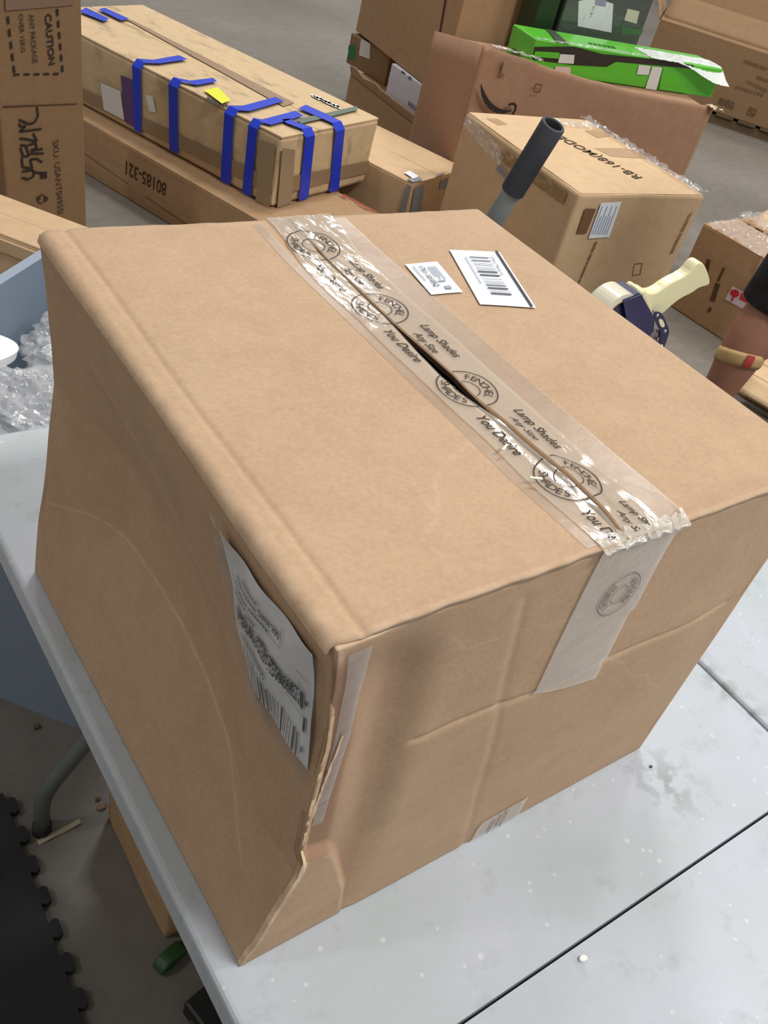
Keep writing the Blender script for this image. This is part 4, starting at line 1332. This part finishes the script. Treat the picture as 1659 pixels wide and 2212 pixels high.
def bubf(s, t):
    x = 0.60 + s * 0.44; y = 0.03 + 0.10 * (1 - t) - 0.06 * t * s
    z = 0.128 + 0.006 * abs(nz(s * 18, t * 6)) - (0.055 * sstep(0.55, 1, t) * sstep(0.3, 0.9, s))
    return Vector((x, y - 0.04 * sstep(0.5, 1, t), z))
grid('bubble_wrap', bubf, 44, 12, bub, GB.root, smooth=False)
crumple('film_edge', (0.0, 0.003, 0.128), (0.62, 0.003, 0.128), 0.03, 0.010, FILM, GB.root, 5.0, 50, 4)

DK = plain('card_slate', (48, 56, 54), 0.3, coat=0.5, var=0.1, scale=14)
BB = Carton('upright dark box in clear film with white address labels, behind the green box', 3.11, 2.955, 0.651, -0.057, 0.53, 0.12, 0.42, DK, 'x', flaps=False, seed=11, bulge=0.001, jit=0.001, name='product_box')
BB.decal('address_label', [('front', [(1249, 2), (1283, -6), (1324, 8), (1320, 70), (1247, 56)])], PAPER, 0.003)
BB.decal('lilac_label', [('front', [(1286, -6), (1310, -6), (1307, 14), (1284, 10)])], plain('lilac', (150, 142, 186), 0.5), 0.004)
fl = Flat()
for c in ((1272, 14, 1284, 36), (1306, 12, 1316, 40), (1258, 30, 1264, 44)):
    a = BB.uv('front', c[0], c[3]); b = BB.uv('front', c[2], c[1]); fl.bars(a[0], a[1], b[0], b[1], 16, 3, along='y')
fl.build('barcode', BB.fn('front', 0.0042), plain('print_soft', (72, 72, 84), 0.7), BB.root)
BB.decal('paper_tag', [('front', [(1355, 18), (1380, 24), (1374, 51), (1347, 43)])], plain('tag_cream', (206, 204, 180), 0.6), 0.004)
BB.decal('green_strip', [('front', [(1342, 58), (1390, 64), (1388, 76), (1342, 72)])], plain('strip_green', (40, 104, 44), 0.4), 0.003)
crumple('film_skin', (0.02, -0.008, 0.02), (0.51, -0.008, 0.02), 0.10, 0.012, FILM, BB.root, 2.0, 40, 8, up=Vector((0, -1, 0)), side=Vector((0, 0, 1)))
grid('film_skin', lambda s, t: Vector((s * 0.53, -0.006 - 0.006 * abs(nz(s * 12, t * 9, 1)), 0.06 + t * 0.36)), 40, 30, film('shrink_film', (0.8, 0.82, 0.85), 0.05, 0.08, 1.0, 30), BB.root, smooth=False)
D2 = Carton('dark green box standing behind the film-wrapped dark box', 2.98, 2.975, 0.651, -0.057, 0.115, 0.12, 0.40, plain('card_forest', (30, 52, 28), 0.35), 'x', flaps=False, seed=12, bulge=0.001, jit=0.001, name='product_box')
D2.root['label'] = 'narrow dark green box standing beside the film-wrapped dark box'
D2.decal('grey_label', [('front', [(1147, 8), (1160, 10), (1157, 36), (1143, 34)])], plain('label_dim', (120, 120, 122), 0.6), 0.003)

# ------------------------------------------------------------------ film-wrapped carton with the fragile sticker
FG = Carton('brown carton with a red and white fragile sticker, top covered in crinkled film', 3.146, 1.862, 0, -1.501, 0.75, 0.52, 0.372, KR_MID, 'x', seed=13, jit=0.004, bulge=0.004, gap=0.012)
stk = FG.decal('fragile_sticker', [('front', [(1584, 617), (1638, 647), (1622, 675), (1567, 646)])], plain('sticker_white', (205, 190, 200), 0.5), 0.006)
FG.decal('red_panel', [('front', [(1603, 631), (1637, 649), (1630, 662), (1598, 646)])], plain('sticker_red', (190, 66, 74), 0.5), 0.0068)
gq = [FG.uv('front', *p) for p in ((1579, 634), (1581, 626), (1592, 625), (1599, 630), (1598, 638), (1592, 642), (1587, 642), (1584, 650), (1580, 651), (1584, 640))]
fl = Flat(); fl.poly(gq); fl.build('glass_symbol', FG.fn('front', 0.007), plain('glass_red', (196, 26, 44), 0.5), FG.root)
FG.text('front', 'FRAGILE', (1602, 645), (1629, 659), plain('sticker_red2', (150, 40, 50), 0.5), hs=1.0, off=0.0076)
for a, b, w2 in (((1566, 578), (1552, 608), 0.010), ((1552, 612), (1540, 650), 0.022), ((1536, 664), (1532, 674), 0.014), ((1532, 560), (1526, 590), 0.018)):
    fl = Flat(); fl.line([FG.uv('front', *a), FG.uv('front', *b)], w2)
    fl.build('smudged_stamp', FG.fn('front', 0.005), plain('smudge', (84, 58, 30), 0.8), FG.root)
crumple('film_cover', (0.02, 0.10, 0.376), (0.73, 0.10, 0.376), 0.24, 0.022, FILM, FG.root, 1.1, 60, 16)
crumple('film_cover', (0.02, 0.30, 0.39), (0.73, 0.30, 0.39), 0.18, 0.05, FILM, FG.root, 8.1, 60, 12)
grid('raised_flap', lambda s, t: Vector((0.05 + s * 0.68, 0.25 + t * 0.25, 0.376 + t * 0.10 + 0.008 * nz(s * 5, t * 4))), 20, 8, KR_TAN, FG.root, thick=0.004)
grid('film_skirt', lambda s, t: Vector((0.30 + s * 0.44, -0.008 - 0.008 * abs(nz(s * 10, t * 5)), 0.374 - t * (0.12 + 0.09 * s))), 30, 10, film('skirt_film', (0.80, 0.68, 0.60), 0.35, 0.2, 0.8, 25), FG.root)

# ------------------------------------------------------------------ pallet with big cartons, far right
WOOD = plain('pallet_wood', (92, 72, 50), 0.8, var=0.25, scale=12)
yF = -0.93
PL = thing('pallet', 'dark wooden pallet under the big open carton', 'pallet', (5.60, 4.47, 0), (0, 0, yF))
for k in range(3): box_obj('stringer', 0, 1.3, 0.02 + k * 0.33, 0.08 + k * 0.33, 0, 0.06, WOOD, PL)
for k in range(8): box_obj('deck_board', 0.0 + k * 0.165, 0.13 + k * 0.165, 0, 0.76, 0.0605, 0.079, WOOD, PL, 0.002, 1)
FR = Carton('big open brown carton with stamped lettering, standing on the pallet', 5.629, 4.437, 0.0795, yF, 1.25, 0.70, 0.453, KR_DARK, 'x', flaps=False, seed=14)
for k_, (p0, p1) in enumerate((((1608, 132), (1659, 150)), ((1634, 166), (1659, 176)), ((1612, 176), (1659, 198)), ((1588, 188), (1650, 206)))):
    greek(FR, 'front', p0, p1, 0.028, plain('stamp_dim', (100, 76, 50), 0.8), 9, 0.0055, k_)
for sq in ([(1556, 212), (1568, 216), (1564, 226), (1552, 222)], [(1572, 217), (1586, 222), (1582, 234), (1568, 228)], [(1620, 232), (1634, 237), (1628, 250), (1614, 245)]):
    fl = Flat(); q_ = [FR.uv('front', *p) for p in sq]; fl.line(q_ + q_[:1], 0.01); fl.line([q_[0], q_[2]], 0.012)
    fl.build('handling_mark', FR.fn('front', 0.0055), plain('stamp_dim', (100, 76, 50), 0.8), FR.root)
grid('open_flap', lambda s, t: Vector((0.02 + s * 1.2, 0.10 + t * 0.16, 0.455 + t * 0.14)), 12, 6, KR_DARK, FR.root, thick=0.005)
grid('open_flap', lambda s, t: Vector((-0.004 - 0.06 * t, 0.02 + s * 0.6, 0.44 + t * 0.12)), 12, 6, KR_MID, FR.root, thick=0.005)
F2 = Carton('tall brown carton behind the open carton on the pallet', 6.32, 4.80, 0, yF, 1.30, 0.70, 0.86, KR_MID, 'x', seed=15, tape=TAPE_BROWN)

# ------------------------------------------------------------------ left side cartons
CB = Carton('tall dark carton on end, printed CAUTION and scrawled with black marker', 0.903 - 0.31 * math.cos(0.3506), 2.725 - 0.31 * math.sin(0.3506), 0.0, 0.3506, 0.31, 0.28, 0.98, KR_DARK, 'y', seed=16, tilt=(0, -0.055), bulge=0.001, jit=0.001)
CB.text('front', 'CAUTION', (95, 30), (104, 140), INK, hs=1.0, bold=0.02)
CB.text('front', 'ANY PACKAGE', (60, 30), (69, 136), INK, hs=1.25)
CB.text('front', 'OVER 15KG', (38, 30), (44, 112), INK, hs=1.1)
fl = Flat()
def dash(a, b, n_, wd2):
    a = CB.uv('front', *a); b = CB.uv('front', *b)
    for k in range(n_):
        t0, t1 = (k + 0.15) / n_, (k + 0.75) / n_
        fl.line([(a[0] + (b[0] - a[0]) * t0, a[1] + (b[1] - a[1]) * t0), (a[0] + (b[0] - a[0]) * t1, a[1] + (b[1] - a[1]) * t1)], wd2)
dash((121, 14), (134, 160), 6, 0.008); dash((14, 30), (30, 162), 5, 0.008); dash((24, 160), (130, 158), 5, 0.006)
fl.build('dashed_border', CB.fn('front', 0.0045), INK, CB.root)
fl = Flat()
zi = lambda x, y: CB.uv('front', x / 6.145, 200 + y / 6.145)
for st_ in ([(480, 180), (495, 300), (450, 390), (370, 410), (240, 350)], [(240, 400), (260, 440), (330, 440), (250, 510), (540, 475)], [(250, 600), (340, 610), (480, 640), (430, 530)], [(260, 690), (330, 690), (380, 830), (300, 840), (260, 720)], [(360, 690), (460, 660), (480, 730), (400, 760), (560, 740)], [(390, 800), (570, 800)], [(280, 850), (290, 980), (420, 1000), (390, 880), (480, 870), (550, 920)], [(280, 1040), (430, 1020), (440, 1100), (360, 1145), (280, 1120)], [(440, 1050), (540, 1060)]):
    fl.line([zi(*p) for p in st_], 0.007)
fl.build('marker_scrawl', CB.fn('front', 0.0046), INK, CB.root)
CB.text('front', 'SKU: USANT0495SI', (112, 304), (124, 462), INK_BR, hs=1.05)
fl = Flat()
q_ = [zi(*p) for p in ((520, 1050), (610, 1040), (615, 1130), (530, 1135))]; fl.poly(q_); fl.build('black_square', CB.fn('front', 0.0046), INK, CB.root); fl = Flat()
c_ = zi(600, 1405); fl.ring(c_[0], c_[1], 0.0, 0.009, 16); c_ = zi(540, 1405); fl.ring(c_[0], c_[1], 0.012, 0.016, 20)
fl.line([zi(475, 1400), zi(530, 1390)], 0.012)
fl.build('handling_symbols', CB.fn('front', 0.0046), INK_BR, CB.root)
mesh('score_line', [CB.fn('front', 0.0045)(*CB.uv('front', *p)) for p in ((4, 228), (4, 231), (165, 224), (165, 222))], [(0, 1, 2, 3)], INK_BR, CB.root)
CB.decal('brown_tape', [('front', [(8, -12), (155, -14), (158, 10), (10, 22)])], plain('tape_brown_gloss', (128, 104, 90), 0.2), 0.005)

TNB = Carton('tan carton with doubled top edge, between the grey bin and the tall CAUTION carton', 0.30, 2.30, 0, -0.92, 0.95, 0.20, 0.35, KR_TAN, 'x', seed=17)
bm = bmesh.new(); add_box(bm, 0.0, 0.95, -0.008, 0.0, 0.30, 0.338, 0.002, 1); from_bm('folded_edge', bm, KR_TAN, TNB.root)

# ------------------------------------------------------------------ grey-blue bin with plastic bags
BINM = plain('bin_blue_grey', (128, 142, 160), 0.4, var=0.05, scale=5)
e1 = Vector((0.64, -0.768, 0)); e2 = Vector((0.768, 0.64, 0))
BO = e1 * -0.90 + e2 * 0.615
yB = math.atan2(e1.y, e1.x)
BIN = thing('plastic_bin', 'blue-grey open plastic bin stuffed with clear plastic bags, beside the table end', 'bin', (BO.x, BO.y, 0), (0, 0, yB))
BWX, BWY, BHZ = 0.44, 0.66, 0.65


def tote(name, w0, d0, w1, d1, h, th, mat, parent):
    """tapered open container with wall thickness"""
    bm = bmesh.new()
    def ring(w, d, z, cx=BWX / 2, cy=BWY / 2, r=0.04, n=5):
        out = []
        for sx, sy, a0 in ((1, 1, 0), (-1, 1, 90), (-1, -1, 180), (1, -1, 270)):
            for k in range(n + 1):
                a = math.radians(a0 + 90 * k / n)
                out.append(bm.verts.new((cx + sx * (w / 2 - r) + r * math.cos(a), cy + sy * (d / 2 - r) + r * math.sin(a), z)))
        return out
    rs = [ring(w0 - 2 * th, d0 - 2 * th, th), ring(w1 - 2 * th, d1 - 2 * th, h), ring(w1 + 0.03, d1 + 0.03, h), ring(w1 + 0.03, d1 + 0.03, h - 0.03), ring(w1, d1, h - 0.03), ring(w0, d0, 0.0)]
    n = len(rs[0])
    bm.faces.new(rs[0])
    for a, b in zip(rs[:-1], rs[1:]):
        for k in range(n): bm.faces.new((a[k], a[(k + 1) % n], b[(k + 1) % n], b[k]))
    bm.faces.new(rs[-1][::-1])
    bmesh.ops.recalc_face_normals(bm, faces=bm.faces)
    return from_bm(name, bm, mat, parent)


tote('tub', BWX - 0.02, BWY - 0.02, BWX, BWY, BHZ, 0.006, BINM, BIN)


def bag(label, c, rx, ry, rz, seed, mat=BAG):
    bm = bmesh.new()
    bmesh.ops.create_icosphere(bm, subdivisions=5, radius=1.0)
    for v in bm.verts:
        p = v.co.copy()
        k = 1 + 0.30 * nz(p.x * 2 + seed, p.y * 2, p.z * 2) + 0.20 * abs(nz(p.x * 5, p.y * 5 + seed, p.z * 5)) + 0.10 * abs(nz(p.x * 12, p.y * 12, p.z * 12 + seed))
        v.co = Vector((p.x * rx * k, p.y * ry * k, p.z * rz * k))
    o = from_bm('plastic_bag', bm, mat, None)
    o.location = c; o.rotation_euler = (0, 0, yB)
    tag(o, label, 'bag')
    return o


def binp(a, b, z):
    p = BO + e1 * a + e2 * b
    return (p.x, p.y, z)


bag('crumpled clear plastic bag filling the near side of the bin', binp(0.21, 0.16, 0.555), 0.14, 0.105, 0.085, 1.0)
bag('crumpled clear plastic bag lying against the far wall of the bin', binp(0.19, 0.44, 0.53), 0.13, 0.13, 0.085, 5.0)
bag('grey plastic bag at the bottom of the bin', binp(0.22, 0.33, 0.21), 0.13, 0.22, 0.13, 9.0, plain('bag_grey', (130, 138, 150), 0.35, bump=0.6, bscale=30))
CUP = thing('foam_sheet', 'white rounded foam piece lying among the bags in the bin', 'foam', binp(0.075, 0.25, 0.598), (0.22, 0.12, 0.5))
bm = bmesh.new()
vs = round_pts([(-0.05, -0.035), (0.035, -0.035), (0.055, -0.008), (0.028, 0.035), (-0.05, 0.035)], 3)
lo = [bm.verts.new((x, y, 0)) for x, y in vs]; hi = [bm.verts.new((x, y, 0.02)) for x, y in vs]
bm.faces.new(lo[::-1]); bm.faces.new(hi)
for i in range(len(vs)): bm.faces.new((lo[i], lo[(i + 1) % len(vs)], hi[(i + 1) % len(vs)], hi[i]))
from_bm('foam', bm, plain('foam_white', (236, 238, 240), 0.6), CUP)

# ------------------------------------------------------------------ foam mats
MAT = plain('foam_mat', (34, 35, 38), 0.85, bump=0.15, bscale=250)


def foam_mat(label, x1, y0, n=10, pitch=0.0605, seed=0):
    L_ = n * pitch; x0 = x1 - L_
    o2 = []
    # right edge with dovetail knobs, other edges straight
    o2 += [(x0, y0), (x1, y0)]
    for k in range(n):
        c = y0 + (k + 0.5) * pitch
        o2 += [(x1, c - 0.012), (x1 + 0.009, c - 0.017), (x1 + 0.016, c - 0.012), (x1 + 0.016, c + 0.012), (x1 + 0.009, c + 0.017), (x1, c + 0.012)]
    o2 += [(x1, y0 + L_), (x0, y0 + L_)]
    bm = bmesh.new()
    lo = [bm.verts.new((x - x0, y - y0, 0)) for x, y in o2]; hi = [bm.verts.new((x - x0, y - y0, 0.012)) for x, y in o2]
    bm.faces.new(lo[::-1]); bm.faces.new(hi)
    for i in range(len(o2)): bm.faces.new((lo[i], lo[(i + 1) % len(o2)], hi[(i + 1) % len(o2)], hi[i]))
    me = from_bm('foam_mat', bm, MAT)
    me.location = (x0, y0, 0.0005); me.rotation_euler = (0, 0, -0.035)
    tag(me, label, 'mat')
    return me


foam_mat('black interlocking foam mat on the concrete beside the table leg', -0.028, 0.118)
foam_mat('black interlocking foam mat on the concrete, joined to the mat by the table leg', -0.006, -0.489)

# ------------------------------------------------------------------ things under the table
UB = Carton('small brown carton in the shade under the folding table', 0.138, 0.335, 0, 0.0, 0.34, 0.25, 0.17, KR_MID, 'x', seed=18)
GI = thing('green_scoop', 'small dark green plastic piece lying by the carton under the table', 'plastic piece', (0.125, 0.298, 0), (0, 0, 0.3))
slab('cup', round_pts([(-0.02, 0), (0.03, 0), (0.035, 0.02), (0.0, 0.03), (-0.022, 0.02)], 2), -0.012, 0.012, plain('scoop_green', (36, 74, 34), 0.5), GI, 0.003)
slab('spout', [(0.025, 0.0), (0.06, 0.0), (0.06, 0.012), (0.025, 0.016)], -0.008, 0.008, plain('scoop_brown', (60, 34, 22), 0.5), GI, 0.002)
BI = thing('black_case', 'small black plastic case standing on the concrete under the table', 'case', (0.15, 0.19, 0), (0, 0, 0.2))
box_obj('shell', -0.03, 0.05, -0.05, 0.035, 0, 0.04, plain('case_black', (22, 24, 22), 0.5), BI, 0.006)
box_obj('latch', -0.036, -0.029, -0.015, 0.01, 0.012, 0.03, plain('case_green', (44, 50, 34), 0.5), BI, 0.002)

# ------------------------------------------------------------------ scraps on the floor and table
a = px_z(82, 1822); b = px_z(174, 1775)
ST = thing('paper_strip', 'narrow pale paper strip lying on the concrete beside the table foot', 'paper scrap', ((a.x + b.x) / 2, (a.y + b.y) / 2, 0.0006), (0, 0, math.atan2(b.y - a.y, b.x - a.x)))
L_ = (b - a).length
grid('strip', lambda s, t: Vector(((s - 0.5) * L_, (t - 0.5) * 0.010, 0.001 + 0.002 * math.sin(s * 5) ** 2)), 10, 1, plain('strip_paper', (178, 166, 140), 0.7), ST, thick=0.0006)


def scrap(label, px, py, z, r, mat, seed, th=0.002):
    p = px_z(px, py, z); rr_ = random.Random(seed)
    pts = [(r * (0.6 + 0.5 * rr_.random()) * math.cos(a_), r * (0.5 + 0.4 * rr_.random()) * math.sin(a_)) for a_ in [k * math.pi / 4 for k in range(8)]]
    bm = bmesh.new()
    lo = [bm.verts.new((x, y, 0)) for x, y in pts]; hi = [bm.verts.new((x * 0.9, y * 0.9, th * (0.6 + 0.8 * rr_.random()))) for x, y in pts]
    bm.faces.new(lo[::-1]); bm.faces.new(hi)
    for i in range(8): bm.faces.new((lo[i], lo[(i + 1) % 8], hi[(i + 1) % 8], hi[i]))
    o = from_bm('scrap', bm, mat); o.location = (p.x, p.y, z + 0.0005)
    o.name = 'debris_scrap'
    return tag(o, label, 'scrap')


BRK = plain('scrap_brown', (86, 72, 54), 0.8)
scrap('small dark chip on bare concrete between bin and foam mat', 80, 1572, 0, 0.009, BRK, 1, 0.004)
scrap('curled brown flake on the concrete beside the carton under the table', 218, 1745, 0, 0.010, plain('scrap_tan', (128, 104, 84), 0.8), 2, 0.006)
scrap('tiny dark flake on the concrete beside the curled brown flake', 211, 1728, 0, 0.006, BRK, 3, 0.003)
scrap('white crumb on the table next to the fold line', 1259, 2073, TZ, 0.005, plain('crumb_white', (240, 240, 238), 0.7), 4, 0.003)
scrap('tiny dark crumb on the table beside the big carton', 1406, 1657, TZ, 0.0022, BRK, 5, 0.0015)

# ------------------------------------------------------------------ low carton on the floor by the person's leg
LC = Carton('low tan carton with a gaping flap, on the floor behind the person', 2.86, 1.24, 0, -1.35, 0.42, 0.22, 0.10, KR_TAN, 'x', seed=19, gap=0.03)
grid('open_flap', lambda s, t: Vector((0.02 + s * 0.38, -0.005 - 0.07 * t, 0.097 - 0.05 * t)), 8, 4, KR_TAN, LC.root, thick=0.004)

# ------------------------------------------------------------------ the person beside the table
SKIN = plain('skin', (150, 104, 84), 0.55, var=0.06, scale=25)
CLOTH = plain('black_cloth', (14, 14, 16), 0.9, bump=0.2, bscale=200)
PX, PY = 2.20, 0.965
PER = thing('person', 'person in black shorts and a knee band, standing behind the tables', 'person', (PX, PY, 0), (0, 0, 0))
f1 = Vector((0.0, 0.0, 0)); f2 = Vector((0.20, -0.20, 0))      # foot positions, person faces +y/+x diagonal
fwd = Vector((-0.70, -0.71, 0)); rgt = (f2 - f1).normalized()
hipc = (f1 + f2) / 2 + Vector((0.09, 0.03, 0))


def skinmesh(name, nodes, edges, mat, parent, sub=2, root=0):
    me = bpy.data.meshes.new(name)
    me.from_pydata([tuple(p) for p, r in nodes], edges, [])
    o = link(name, me, mat, parent)
    md = o.modifiers.new('skin', 'SKIN'); md.use_smooth_shade = True
    me.skin_vertices.new() if len(me.skin_vertices) == 0 else None
    for i, (p, r) in enumerate(nodes):
        sv = me.skin_vertices[0].data[i]
        sv.radius = r if isinstance(r, tuple) else (r, r)
        sv.use_root = (i == root)
    ss = o.modifiers.new('sub', 'SUBSURF'); ss.levels = sub; ss.render_levels = sub
    return o


N_ = []; E_ = []
def nd(p, r, par=None):
    N_.append((Vector(p), r)); i = len(N_) - 1
    if par is not None: E_.append((par, i))
    return i


z = lambda v, h: Vector((v.x, v.y, h))
pel = nd(z(hipc, 0.95), (0.15, 0.11))
ab = nd(z(hipc, 1.08), (0.135, 0.10), pel); ch = nd(z(hipc, 1.28), (0.16, 0.11), ab); sh = nd(z(hipc, 1.42), (0.10, 0.085), ch)
nk = nd(z(hipc, 1.51) + fwd * 0.01, 0.055, sh); jw = nd(z(hipc, 1.58) + fwd * 0.03, (0.065, 0.075), nk)
hd1 = nd(z(hipc, 1.66) + fwd * 0.025, (0.078, 0.092), jw); hd2 = nd(z(hipc, 1.74) + fwd * 0.015, (0.07, 0.08), hd1)
for f_, sd_ in ((f1, -1), (f2, 1)):
    hp = nd(z(hipc, 0.88) + rgt * 0.09 * sd_, 0.095, pel)
    th = nd(z(hipc + rgt * 0.10 * sd_, 0.68) * 0.5 + z(f_, 0.68) * 0.5 + Vector((0.05, 0, 0)), 0.080, hp)
    k0 = nd(z(f_, 0.50) + Vector((0.018, 0.004, 0)), 0.079, th); kn = nd(z(f_, 0.43), 0.069, k0)
    cf = nd(z(f_, 0.29) + Vector((-0.006, 0.006, 0)), 0.050, kn); an = nd(z(f_, 0.10), 0.042, cf)
    hl = nd(z(f_, 0.045), 0.036, an); to = nd(z(f_, 0.03) + fwd * 0.12, 0.03, hl); t2 = nd(z(f_, 0.025) + fwd * 0.18, 0.022, to)
for sd_ in (-1, 1):
    s0 = nd(z(hipc, 1.40) + rgt * 0.17 * sd_, 0.06, sh)
    el = nd(z(hipc, 1.12) + rgt * 0.23 * sd_ - fwd * 0.02, 0.043, s0)
    fa = nd(z(hipc, 1.02) + rgt * 0.24 * sd_ + fwd * 0.03, 0.04, el)
    wr = nd(z(hipc, 0.88) + rgt * 0.24 * sd_ + fwd * 0.09, 0.026, fa)
    pa = nd(z(hipc, 0.82) + rgt * 0.235 * sd_ + fwd * 0.11, (0.02, 0.038), wr)
    for k, (off, ln) in enumerate(((-0.027, 0.068), (-0.009, 0.078), (0.009, 0.074), (0.026, 0.06))):
        b0 = z(hipc, 0.775) + rgt * 0.233 * sd_ + fwd * (0.125 + off)
        b1_ = nd(b0, 0.0095, pa); b2_ = nd(b0 + Vector((0, 0, -ln * 0.5)) - rgt * 0.008 * sd_, 0.0085, b1_); nd(b0 + Vector((0, 0, -ln)) - rgt * 0.024 * sd_, 0.0075, b2_)
    tb = nd(z(hipc, 0.815) + rgt * 0.222 * sd_ + fwd * 0.155, 0.011, pa); nd(z(hipc, 0.775) + rgt * 0.21 * sd_ + fwd * 0.175, 0.009, tb)
N_ = [(p, r) for p, r in N_]
body = skinmesh('body', N_, E_, SKIN, PER)

# clothes follow the same skeleton, a little wider
def loft(name, rings, mat, parent, n=24, thick=0.003):
    V = []; F = []
    for c, rx, ry in rings:
        for k in range(n):
            a_ = 2 * math.pi * k / n
            V.append(Vector(c) + rgt * rx * math.cos(a_) + fwd * ry * math.sin(a_))
    for i in range(len(rings) - 1):
        for k in range(n): F.append((i * n + k, i * n + (k + 1) % n, (i + 1) * n + (k + 1) % n, (i + 1) * n + k))
    o = mesh(name, V, F, mat, parent, True)
    md = o.modifiers.new('cloth', 'SOLIDIFY'); md.thickness = thick; md.offset = 1
    return o


for f_, sd_ in ((f1, -1), (f2, 1)):
    top_ = z(hipc + rgt * 0.085 * sd_, 0.88)
    lo_ = z(f_, 0.59) + Vector((0.075, 0.005, 0))
    loft('shorts_leg', [(lo_, 0.108, 0.108), (lo_ * 0.72 + top_ * 0.28, 0.112, 0.114), (lo_ * 0.4 + top_ * 0.6, 0.115, 0.122), (top_, 0.115, 0.135)], CLOTH, PER)
    loft('shoe', [(z(f_, 0.0) + fwd * 0.07, 0.01, 0.02), (z(f_, 0.0) + fwd * 0.07, 0.046, 0.150), (z(f_, 0.03) + fwd * 0.07, 0.052, 0.158), (z(f_, 0.055) + fwd * 0.065, 0.050, 0.145), (z(f_, 0.075) + fwd * 0.04, 0.046, 0.10), (z(f_, 0.10), 0.045, 0.06), (z(f_, 0.12), 0.047, 0.058)], plain('shoe_dark', (30, 28, 28), 0.7), PER)
loft('waistband', [(z(hipc, 0.84), 0.20, 0.145), (z(hipc, 0.93), 0.185, 0.135), (z(hipc, 1.0), 0.165, 0.125)], CLOTH, PER)
loft('shirt', [(z(hipc, 0.94), 0.190, 0.142), (z(hipc, 1.08), 0.165, 0.125), (z(hipc, 1.28), 0.195, 0.135), (z(hipc, 1.38), 0.21, 0.125), (z(hipc, 1.44), 0.17, 0.115), (z(hipc, 1.49), 0.085, 0.085)], CLOTH, PER)
for sd_ in (-1, 1):
    a_ = z(hipc, 1.42) + rgt * 0.15 * sd_; b_ = z(hipc, 1.20) + rgt * 0.225 * sd_
    tube('sleeve', [a_, a_.lerp(b_, 0.5), b_], [0.075, 0.070, 0.072], CLOTH, PER, 16)
# face and hair
hc_ = z(hipc, 1.665) + fwd * 0.02
def blob(name, c, r, sc, mat, parent):
    bm = bmesh.new(); bmesh.ops.create_uvsphere(bm, u_segments=20, v_segments=12, radius=r)
    for v in bm.verts: v.co = Vector((v.co.x * sc[0], v.co.y * sc[1], v.co.z * sc[2])) + Vector(c)
    return from_bm(name, bm, mat, parent, True)
blob('hair', hc_ + Vector((0, 0, 0.045)) - fwd * 0.02, 0.1, (0.92, 0.92, 0.85), plain('hair_dark', (26, 20, 17), 0.7), PER)
for sd_ in (-1, 1):
    blob('eye', hc_ + fwd * 0.079 + rgt * 0.032 * sd_ - Vector((0, 0, 0.005)), 0.011, (1, 1, 0.7), plain('eye_dark', (30, 24, 22), 0.2), PER)
    blob('ear', hc_ + rgt * 0.078 * sd_ - Vector((0, 0, 0.01)), 0.02, (0.6, 1, 1.5), SKIN, PER)
blob('nose', hc_ + fwd * 0.092 - Vector((0, 0, 0.03)), 0.015, (1, 1, 1.5), SKIN, PER)
blob('mouth', hc_ + fwd * 0.080 - Vector((0, 0, 0.066)), 0.018, (1, 1, 0.35), plain('lips', (128, 70, 62), 0.5), PER)
# knee band with a red stripe
n = 40
bc_ = z(f1, 0.405) + Vector((0.002, 0, 0))
V = []; F = []
for k in range(n):
    a_ = 2 * math.pi * k / n
    for h_ in (0.0, 0.012, 0.033, 0.045):
        r_ = 0.0645 + (0.004 if 0 < h_ < 0.045 else 0)
        V.append(bc_ + Vector((math.cos(a_) * r_, math.sin(a_) * r_, h_ + 0.024 * math.cos(a_ + 2.2))))
for k in range(n):
    for j in range(3):
        F.append((k * 4 + j, ((k + 1) % n) * 4 + j, ((k + 1) % n) * 4 + j + 1, k * 4 + j + 1))
kb = mesh('knee_band', V, F, plain('band_tan', (188, 158, 108), 0.8, var=0.1), PER, True)
md = kb.modifiers.new('band', 'SOLIDIFY'); md.thickness = 0.003
V = []; F = []
for k in range(5):
    a_ = -2.42 + k * 0.09
    for h_ in (0.002, 0.012, 0.033, 0.043):
        r_ = 0.0668 + (0.004 if 0.005 < h_ < 0.04 else 0)
        V.append(bc_ + Vector((math.cos(a_) * r_, math.sin(a_) * r_, h_ + 0.024 * math.cos(a_ + 2.2))))
for k in range(4):
    for j in range(3): F.append((k * 4 + j, (k + 1) * 4 + j, (k + 1) * 4 + j + 1, k * 4 + j + 1))
mesh('red_stripe', V, F, plain('band_red', (176, 62, 60), 0.8), kb, True)
